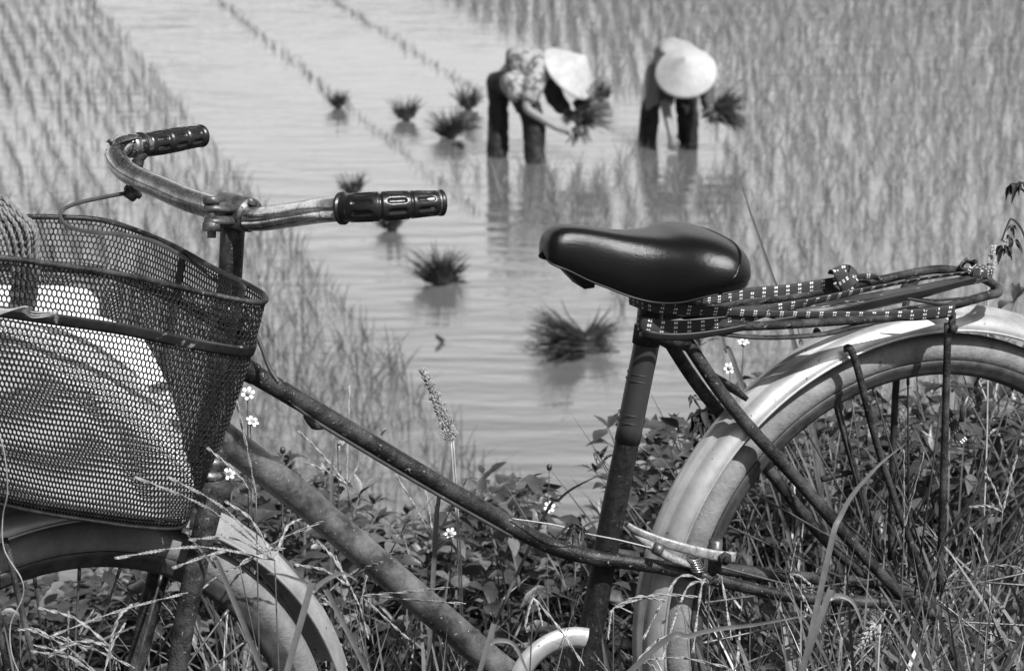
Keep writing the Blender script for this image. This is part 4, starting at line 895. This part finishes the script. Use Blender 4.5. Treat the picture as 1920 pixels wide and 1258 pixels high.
# dense low cover and blades (uncountable)
def cover(name, n, yr, m, label, size=(.03, .055), hmax=.26, seed=5, env_add=40):
    rs = np.random.default_rng(seed); mb = MB(); k = 0; rr = random.Random(seed)
    while k < n:
        y = rs.uniform(*yr); x = rs.uniform(-.25, .25) * y; z = float(zg(np.array(x), np.array(y))); px = px_at(x, y, z + .2)
        tz = topz(px, env(px) + env_add, y) - z; hm = min(hmax, tz)
        if hm < .05: k += .2; continue
        hz = hm * rs.uniform(.1, 1); a = rs.uniform(0, 6.28); d = Vector((math.cos(a), math.sin(a), rs.uniform(-.2, .9)))
        L_ = rs.uniform(*size); leaf(mb, Vector((x, y, z + hz)), d, Vector((rs.normal(0, .3), rs.normal(0, .3), 1)), L_, L_ * rs.uniform(.4, .55), rs.uniform(.1, .6), rs.uniform(.1, .5)); k += 1
    return tag(mb.build(name, m), label, 'ground cover', kind='stuff')
cover('ground_cover', 7500, (3.35, 4.6), M['leaf'], 'tangled leafy undergrowth on the bank behind the bicycle', hmax=.40, env_add=30)
cover('ground_cover', 2200, (3.35, 4.4), M['leaf2'], 'paler leaves in the undergrowth on the bank behind the bicycle', hmax=.34, seed=9)
cover('ground_cover', 1800, (2.6, 3.35), M['leaf'], 'low dark leaves among the grass under the bicycle', hmax=.22, seed=17, env_add=200)
cover('ground_cover', 1500, (4.4, 6.5), M['leaf'], 'leafy cover on the slope of the bank down to the water', hmax=.25, seed=13)

ENVF = ([-200, 0, 200, 330, 400, 470, 560, 650, 760, 860, 960, 1060, 1160, 1260, 1350, 1430, 1500, 1560, 1640, 1720, 1800, 1920, 2200],
        [1180, 1170, 1150, 1120, 1060, 1030, 1040, 1070, 1070, 1080, 1110, 1100, 1110, 1100, 1080, 1010, 930, 900, 960, 1000, 980, 900, 860])
def grass_blades(name, n, yr, envx, envadd, lr, wr, m, label, seed, lean0=.45, curl=1.3, dens=None):
    rs = np.random.default_rng(seed); B0 = []; LN = []
    while len(B0) < n:
        y = rs.uniform(*yr); x = rs.uniform(-.26, .26) * y; z = float(zg(np.array(x), np.array(y))); px = px_at(x, y, z + .3)
        if dens is not None and rs.random() > np.interp(px, *dens): continue
        cap = topz(px, float(np.interp(px, *envx)) + abs(rs.normal(0, 45)) + envadd, y) - z
        if cap < .08: continue
        l = min(rs.uniform(*lr), cap * 1.06); B0.append((x, y, z - .01)); LN.append(l)
    n = len(B0); b = np.array(B0); V, F = blades_np(b, rs.uniform(0, 2 * np.pi, n), np.abs(rs.normal(0, lean0, n)), rs.uniform(.1, curl, n), np.array(LN), rs.uniform(wr[0], wr[1], n), 8, face=rs.uniform(-1.0, 1.0, n))
    return tag(fastmesh(name, V, F, m), label, 'grass', kind='stuff')
DF = ([-200, 0, 350, 420, 700, 1100, 1180, 1400, 1500, 2200], [.55, .5, .5, .9, .8, .75, .8, .95, 1, 1])
grass_blades('grass', 700, (3.15, 4.1), ENVB, 30, (.25, .62), (.003, .007), M['grass'], 'long narrow grass blades growing behind the bicycle', 31, dens=DF)
grass_blades('grass', 1900, (2.15, 3.1), ENVF, 0, (.25, .58), (.003, .008), M['grass'], 'long grass blades growing up around the wheels and pedals', 33, .5, 1.6, dens=DF)
grass_blades('grass', 380, (2.3, 3.4), ENVF, 70, (.2, .5), (.0015, .003), M['drystem'], 'thin dry pale grass stalks among the green blades', 35, .5, 1.0, dens=DF)
grass_blades('grass', 320, (3.2, 3.9), ([-200, 1440, 1480, 2200], [2000, 2000, 760, 560]), 0, (.3, .7), (.0025, .005), M['grass'], 'upright grass filling the lower right behind the rear wheel', 37, .35, .9)

ENVR = ([-200, 1380, 1450, 1520, 1600, 1700, 1800, 1900, 2200], [2000, 1300, 1080, 940, 960, 1010, 960, 900, 860])
grass_blades('grass', 520, (2.25, 2.78), ENVR, 0, (.28, .62), (.006, .011), M['grass'], 'broad arching grass blades in front of the rear hub and lower rear wheel', 51, .4, 1.9)
grass_blades('grass', 760, (2.15, 2.7), ENVF, 60, (.25, .5), (.005, .009), M['grass'], 'broad arching grass blades along the bottom in front of the bicycle', 53, .5, 2.1)

ENVL = ([-200, 300, 340, 420, 560, 700, 780, 820, 2200], [1300, 1220, 1060, 1000, 1020, 1080, 1150, 2000, 2000])
grass_blades('grass', 260, (2.05, 2.35), ENVL, 0, (.28, .60), (.004, .008), M['grass'], 'long arching grass blades hiding the front fork and lower front wheel', 57, .45, 1.9)

# crabgrass seed stalks: bright twisted spikes leaving one node
def spikes(node, ends, base, label, r=.0012, sag=.012, group='seed stalks of crabgrass'):
    e = empty('seed_grass', base, label, 'grass stalk', group); sb = MB(); P = catmull([Vector(base), Vector(base).lerp(Vector(node), .5) + Vector((random.gauss(0, .01), random.gauss(0, .01), .01)), Vector(node)], 8); tube(sb, P, [.0011, .0008], 6); sb.build('stalk', M['stem'], e)
    for en in ends:
        en = Vector(en); m_ = Vector(node).lerp(en, .5) + Vector((0, 0, sag)); P = catmull([Vector(node), m_, en], 22); T, X, Y = frames(P); s2 = MB(); n = len(P)
        tube(s2, P, [r * .6, r * .25], 5)
        for i in range(1, n):
            for s in (0, math.pi):
                a = s + i * .35; d = X[i] * math.cos(a) + Y[i] * math.sin(a); c = P[i]; tube(s2, [c, c + (T[i] * .0042 + d * .0012), c + (T[i] * .0058 + d * .0006)], [r * .4, r * .5, r * .1], 5)
        s2.build('spike', M['seed'], e)
    return e
def gnd(px, py, z): p = W(px, py, z); return Vector((p.x, p.y, float(zg(np.array(p.x), np.array(p.y)))))
spikes(W(515, 1050, 2.35), Ws([(262, 898, 2.25), (322, 898, 2.27), (225, 1045, 2.25), (332, 1062, 2.28), (360, 1012, 2.2), (430, 945, 2.35), (560, 975, 2.4)]), gnd(560, 1300, 2.35), 'crabgrass head of seven pale spikes spreading left across the fender below the basket')
spikes(W(480, 930, 2.5), Ws([(395, 845, 2.5), (445, 760, 2.45)]), gnd(500, 1250, 2.5), 'crabgrass stalk with two spikes just right of the basket', sag=.004)
spikes(W(650, 908, 3.3), Ws([(564, 812, 3.3), (655, 730, 3.32), (720, 808, 3.3), (575, 868, 3.28)]), gnd(690, 1050, 3.35), 'four-spiked crabgrass head against the water above the down tube', r=.0015, sag=.004)
spikes(W(815, 1020, 3.2), Ws([(745, 895, 3.2), (875, 900, 3.15), (790, 880, 3.25), (900, 1000, 3.2)]), gnd(815, 1200, 3.2), 'crabgrass head of four spikes crossing below the top tube', sag=.004)
spikes(W(205, 1210, 2.2), Ws([(82, 1142, 2.2), (100, 1226, 2.2), (240, 1140, 2.2)]), gnd(215, 1400, 2.2), 'crabgrass head of three spikes in front of the front wheel', sag=.008)
spikes(W(655, 1100, 2.35), Ws([(712, 1055, 2.3), (560, 1060, 2.3), (600, 1020, 2.35)]), gnd(640, 1400, 2.35), 'crabgrass head of three spikes lying over the down tube', sag=.006)
spikes(W(1330, 1095, 2.55), Ws([(1243, 1230, 2.5), (1300, 1215, 2.5), (1370, 1190, 2.5), (1210, 1190, 2.52)]), gnd(1360, 1300, 2.5), 'drooping crabgrass head of four spikes below the chain stays', sag=.035)
spikes(W(1150, 1140, 2.5), Ws([(1300, 1118, 2.5), (1240, 1125, 2.5), (1140, 1190, 2.5)]), gnd(1150, 1400, 2.5), 'crabgrass head of three spikes left of the rear wheel', sag=.008)
spikes(W(1695, 990, 2.75), Ws([(1694, 850, 2.7), (1730, 855, 2.7), (1712, 900, 2.72)]), gnd(1690, 1350, 2.75), 'upright crabgrass head in front of the rear spokes', sag=.0)
spikes(W(1880, 960, 2.8), Ws([(1850, 890, 2.8), (1905, 860, 2.8), (1825, 950, 2.8)]), gnd(1880, 1350, 2.8), 'crabgrass head of three spikes at the right edge', sag=.004)
spikes(W(1000, 1120, 2.5), Ws([(985, 1170, 2.5), (1015, 1165, 2.5), (1090, 1240, 2.5)]), gnd(1000, 1400, 2.5), 'small crabgrass head over the chain guard', sag=.004)
spikes(W(1880, 640, 3.6), Ws([(1950, 610, 3.6), (1960, 640, 3.6), (1960, 590, 3.6)]), gnd(1850, 900, 3.6), 'pale arching spikes at the right edge over the rear fender', sag=.02)
random.seed(5)
for i in range(22):
    y = random.uniform(2.3, 3.5); px = random.choice([random.uniform(20, 700), random.uniform(1120, 1900)]); py = float(np.interp(px, *ENVF)) + random.uniform(-20, 140)
    z = y / (ray(px, py).y); nd = W(px, py, z); ne = random.randint(2, 4)
    spikes(nd, [nd + Vector((random.gauss(0, .05), random.gauss(0, .03), random.uniform(-.05, .07))) for k in range(ne)], Vector((nd.x + random.gauss(0, .05), nd.y, float(zg(np.array(nd.x), np.array(nd.y))))), 'thin stalk of crabgrass with a few seed spikes in the thick grass round the wheels', sag=random.uniform(-.002, .012), r=.0009, group='scattered crabgrass stalks')

# foxtail-like fuzzy seed heads
def panicle(P, rad, n, base, label, m='seed'):
    e = empty('seed_grass', base, label, 'grass stalk'); P = [Vector(p) for p in P]; sb = MB(); tube(sb, catmull([Vector(base), P[0].lerp(Vector(base), .4) + Vector((.006, 0, 0)), P[0]], 8), [.0016, .0011], 6); sb.build('stalk', M['drystem'], e)
    s2 = MB(); PC = catmull(P, 12); N_ = len(PC); tube(s2, PC, [.0009, .0004], 5)
    for i in range(n):
        t = random.random(); k = min(N_ - 2, int(t * (N_ - 1))); c = PC[k].lerp(PC[k + 1], random.random()); rr = rad * (1 - .75 * t) * (.55 + .45 * math.sin(t * 22) ** 2)
        tt = (PC[k + 1] - PC[k]).normalized(); d = Vector((random.gauss(0, 1), random.gauss(0, 1), random.gauss(0, 1))); d = (d - tt * d.dot(tt)).normalized(); p1 = c + d * rr * random.uniform(.3, 1) + tt * .003
        tube(s2, [p1, p1 + (tt + d * .6) * .0016, p1 + (tt + d * .6) * .0040], [.0004, .0011, .0002], 4)
    s2.build('seed_head', M[m], e); return e
panicle(Ws([(846, 830, 3.2), (828, 775, 3.2), (808, 725, 3.2), (794, 697, 3.2)]), .012, 620, gnd(862, 1050, 3.2), 'fuzzy pale seed head on a tall stalk against the water above the top tube')
panicle(Ws([(850, 826, 3.22), (847, 805, 3.22)]), .008, 70, gnd(866, 1050, 3.22), 'short side head beside the fuzzy pale seed head')
panicle(Ws([(1852, 515, 3.3), (1858, 495, 3.3), (1862, 468, 3.3)]), .008, 260, gnd(1850, 900, 3.3), 'dark bristly seed head standing above the rear end of the rack', 'drystem')
panicle(Ws([(1650, 1170, 2.5), (1632, 1185, 2.5), (1618, 1205, 2.5)]), .010, 200, gnd(1600, 1350, 2.5), 'bristly seed head low in the grass under the rear hub')

# single long blades
def blade(P, w_, m, label, base=None):
    mb = MB(); n = 14; P = [Vector(p) for p in P]; P[0] = P[1] + ((P[1] - P[2]).normalized() * .8 + Vector((0, 0, -.35))).normalized() * min(.45, (P[1] - P[0]).length); P = catmull(P, n); T, X, Y = frames(P); N_ = len(P); v = []
    for i in range(N_):
        t = i / (N_ - 1); ww = w_ * .48 * min(1, .5 + 2 * t) * (1 - t ** 2.2) + .0002; s = T[i].cross(FW).normalized()
        v += [P[i] - s * ww / 2, P[i] + FW * ww * .18, P[i] + s * ww / 2]
    mb.add(v, [q_ for k in range(N_ - 1) for q_ in ((3 * k, 3 * k + 1, 3 * k + 4, 3 * k + 3), (3 * k + 1, 3 * k + 2, 3 * k + 5, 3 * k + 4))])
    return tag(mb.build('grass_blade', m, origin=P[0]), label, 'grass blade')
G = M['grass']
blade([gnd(1530, 900, 3.35)] + Ws([(1488, 640, 3.35), (1448, 520, 3.35), (1412, 415, 3.35), (1380, 316, 3.35)]), .0150, M['stem'], 'long dark pointed blade rising behind the saddle high above the rack')
blade([gnd(1420, 900, 3.4)] + Ws([(1388, 715, 3.4), (1360, 655, 3.4), (1352, 615, 3.4), (1350, 600, 3.4)]), .016, M['stem'], 'broad dark blade behind the seat stays')
blade([gnd(1510, 900, 3.45)] + Ws([(1500, 700, 3.45), (1478, 610, 3.45), (1455, 555, 3.45), (1420, 520, 3.45)]), .010, M['stem'], 'dark blade behind the rear fender leaning left towards the saddle')
blade([gnd(1540, 900, 3.5)] + Ws([(1512, 700, 3.5), (1500, 640, 3.5), (1490, 575, 3.5)]), .012, M['stem'], 'short dark blade just left of the rack behind the rear fender')
blade([gnd(620, 1100, 3.2)] + Ws([(622, 960, 3.2), (622, 880, 3.2), (630, 800, 3.2)]), .012, G, 'straight upright blade above the middle of the down tube')
blade([gnd(830, 1150, 3.1)] + Ws([(815, 1030, 3.1), (822, 940, 3.1), (834, 850, 3.1), (848, 780, 3.1)]), .014, G, 'tall straight blade beside the fuzzy seed head')
blade([gnd(960, 1200, 3.1)] + Ws([(1000, 1010, 3.1), (1050, 935, 3.1), (1100, 902, 3.1), (1145, 885, 3.1)]), .009, G, 'arching blade that sweeps right to the seat tube')
blade([gnd(700, 1100, 3.2)] + Ws([(735, 1030, 3.2), (770, 985, 3.2), (840, 895, 3.2)]), .004, G, 'thin dark straight blade slanting right under the top tube')
blade([gnd(1530, 1300, 2.6)] + Ws([(1540, 1100, 2.6), (1580, 960, 2.6), (1640, 880, 2.6), (1700, 830, 2.6)]), .014, G, 'long arching blade in front of the rear wheel spokes')
blade([gnd(1500, 1300, 2.5)] + Ws([(1530, 1180, 2.5), (1560, 1120, 2.5), (1600, 1130, 2.5), (1625, 1200, 2.5)]), .015, G, 'broad blade bent over below the rear hub')
blade([gnd(560, 1350, 2.2)] + Ws([(560, 1180, 2.2), (590, 1105, 2.2), (640, 1075, 2.2), (672, 1090, 2.2)]), .013, G, 'curved blade in front of the down tube')
blade([gnd(480, 1300, 2.25)] + Ws([(440, 1130, 2.25), (400, 1060, 2.25), (350, 1000, 2.25)]), .011, G, 'blade leaning left over the front fork')
blade([gnd(700, 1350, 2.35)] + Ws([(650, 1180, 2.35), (600, 1110, 2.35), (540, 1080, 2.35), (500, 1075, 2.35)]), .011, G, 'blade bowing left across the lower down tube')
blade([gnd(1120, 1350, 2.4)] + Ws([(1180, 1260, 2.4), (1300, 1190, 2.4), (1420, 1170, 2.4), (1530, 1150, 2.4)]), .013, G, 'long blade lying right across the bottom of the rear wheel')
blade([gnd(900, 1380, 2.3)] + Ws([(905, 1240, 2.3), (920, 1205, 2.3), (960, 1205, 2.3), (985, 1250, 2.3), (1000, 1290, 2.3)]), .011, G, 'dark blade looped over the white chain guard ring')
blade([gnd(1160, 1100, 3.2)] + Ws([(1146, 900, 3.2), (1120, 870, 3.2), (1125, 850, 3.2), (1150, 845, 3.2)]), .004, G, 'thin curled blade touching the left of the seat tube')

# small white daisies
def daisy(px, py, z, face, label, bud=False, bend=0):
    c = W(px, py, z); g = gnd(px + 12, py + 260, z); e = empty('daisy', g, label, 'flower'); f_ = Vector(face).normalized(); sb = MB()
    tube(sb, catmull([g, g.lerp(c, .6) + Vector((-.006, 0, 0)), c - f_ * .006], 8), [.0014, .0008], 6); 
    for t in (.55, .72): q_ = g.lerp(c, t); leaf(sb, q_, Vector((random.choice([-1, 1]), random.gauss(0, .5), .5)), BZ, .024, .009, .3, .3)
    sb.build('stem', M['stem'], e)
    mb = MB(); revolve(mb, c - f_ * .005, f_, [(0, -.002), (.0035, 0), (.0042, .004), (.003, .0075), (0, .0085)], 14); mb.build('flower_centre', M['seed'] if not bud else M['leaf'], e)
    if not bud:
        t = Vector((0, 0, 1)) if abs(f_.z) < .8 else Vector((1, 0, 0)); a1 = f_.cross(t).normalized(); a2 = f_.cross(a1)
        for k in range(6):
            a = k * 1.047 + .2; d = a1 * math.cos(a) + a2 * math.sin(a); pb2 = MB(); s = d.cross(f_); v = []
            for q_, w_ in ((.0025, .0010), (.0050, .0021), (.0070, .0024), (.0086, .0012)): v += [c + d * q_ - s * w_ + f_ * .0010, c + d * q_ + f_ * (.0002), c + d * q_ + s * w_ + f_ * .001]
            pb2.add(v, [x_ for q_ in range(3) for x_ in ((3 * q_, 3 * q_ + 1, 3 * q_ + 4, 3 * q_ + 3), (3 * q_ + 1, 3 * q_ + 2, 3 * q_ + 5, 3 * q_ + 4))]); pb2.build('petal', M['petal'], e)
    return e
daisy(465, 737, 3.0, (.2, -1, .25), 'white daisy in full flower just right of the basket above the down tube')
daisy(473, 790, 3.0, (.5, -.4, .8), 'half-open white daisy below the open one right of the basket')
daisy(640, 832, 3.3, (.7, -.3, -.3), 'white daisy under the top tube seen from the side')
daisy(1030, 874, 3.4, (0, -.2, 1), 'round daisy bud on a thin straight stem left of the seat tube', bud=True)
daisy(1394, 642, 3.5, (0, -.3, 1), 'white daisy behind the seat stays close under the straps')
daisy(1368, 690, 3.5, (-.2, -.8, .4), 'white daisy between the seat stays and the rear fender')
daisy(805, 1024, 3.15, (.2, -1, .4), 'white daisy low in the grass under the top tube')
daisy(1030, 950, 3.4, (.3, -.9, .3), 'white daisy beside the leafy weed left of the seat tube')
daisy(845, 1000, 3.3, (-.3, -.8, .4), 'white daisy at the foot of the fuzzy seed head')
daisy(430, 888, 3.1, (0, -.7, .6), 'white daisy peeping out below the down tube near the head tube')
daisy(530, 842, 3.2, (0, -.2, 1), 'round daisy bud standing above the down tube', bud=True)

# dead weeds
def dead(pts, blobs, z, label, r=.0012):
    g = pts[0]; mb = MB()
    tube(mb, [Vector(p) for p in pts], [r * 1.4, r], 6, sm=5)
    lf = MB(); 
    for (x, y, s) in blobs:
        c = W(x, y, z)
        for k in range(7):
            d = Vector((random.gauss(0, 1), random.gauss(0, 1), random.gauss(-.5, .8))); leaf(lf, c + d * .001, d, Vector((random.gauss(0, 1), -1, random.gauss(0, 1))), .0075 * s * random.uniform(.7, 1.3), .004 * s, .9, .8)
    o = mb.build('dead_weed', M['deadplant'], origin=Vector(pts[0])); tag(o, label, 'weed'); lf.build('dried_leaves', M['deadplant'], o, origin=Vector(pts[0]))
    return o
dead(Ws([(1935, 640, 3.0), (1935, 520, 3.0), (1920, 440, 3.0), (1898, 411, 3.0), (1888, 425, 3.0), (1878, 452, 3.0)]), [(1880, 458, 1.6), (1886, 462, 1.3), (1898, 425, 1.0), (1902, 452, 1.3), (1893, 444, .9)], 3.0, 'dead drooping weed with curled leaves at the right edge, level with the saddle')
dead(Ws([(1950, 640, 3.02), (1955, 450, 3.02), (1930, 375, 3.02), (1912, 352, 3.02), (1895, 345, 3.02)]), [(1894, 347, 1.2), (1900, 344, 1.0), (1908, 346, 1.5), (1914, 340, 1.3)], 3.02, 'dead shrivelled flower head at the right edge, above the drooping weed')
dead(Ws([(1335, 850, 3.2), (1325, 800, 3.2), (1312, 765, 3.2), (1298, 742, 3.2)]), [(1298, 742, 1.0), (1306, 775, 1.8), (1318, 770, 2.6), (1330, 765, 2.8), (1325, 785, 2.8), (1315, 785, 2.2), (1335, 750, 2.4), (1332, 800, 2.2)], 3.2, 'dark shrivelled plant hanging left of the seat stay bridge')
dead(Ws([(1040, 1010, 2.75), (1060, 990, 2.75), (1075, 980, 2.75), (1095, 992, 2.75)]), [(1072, 985, 1.4), (1082, 988, 1.6), (1090, 994, 1.2)], 2.75, 'shrivelled leaf knot caught on the wire left of the seat tube')
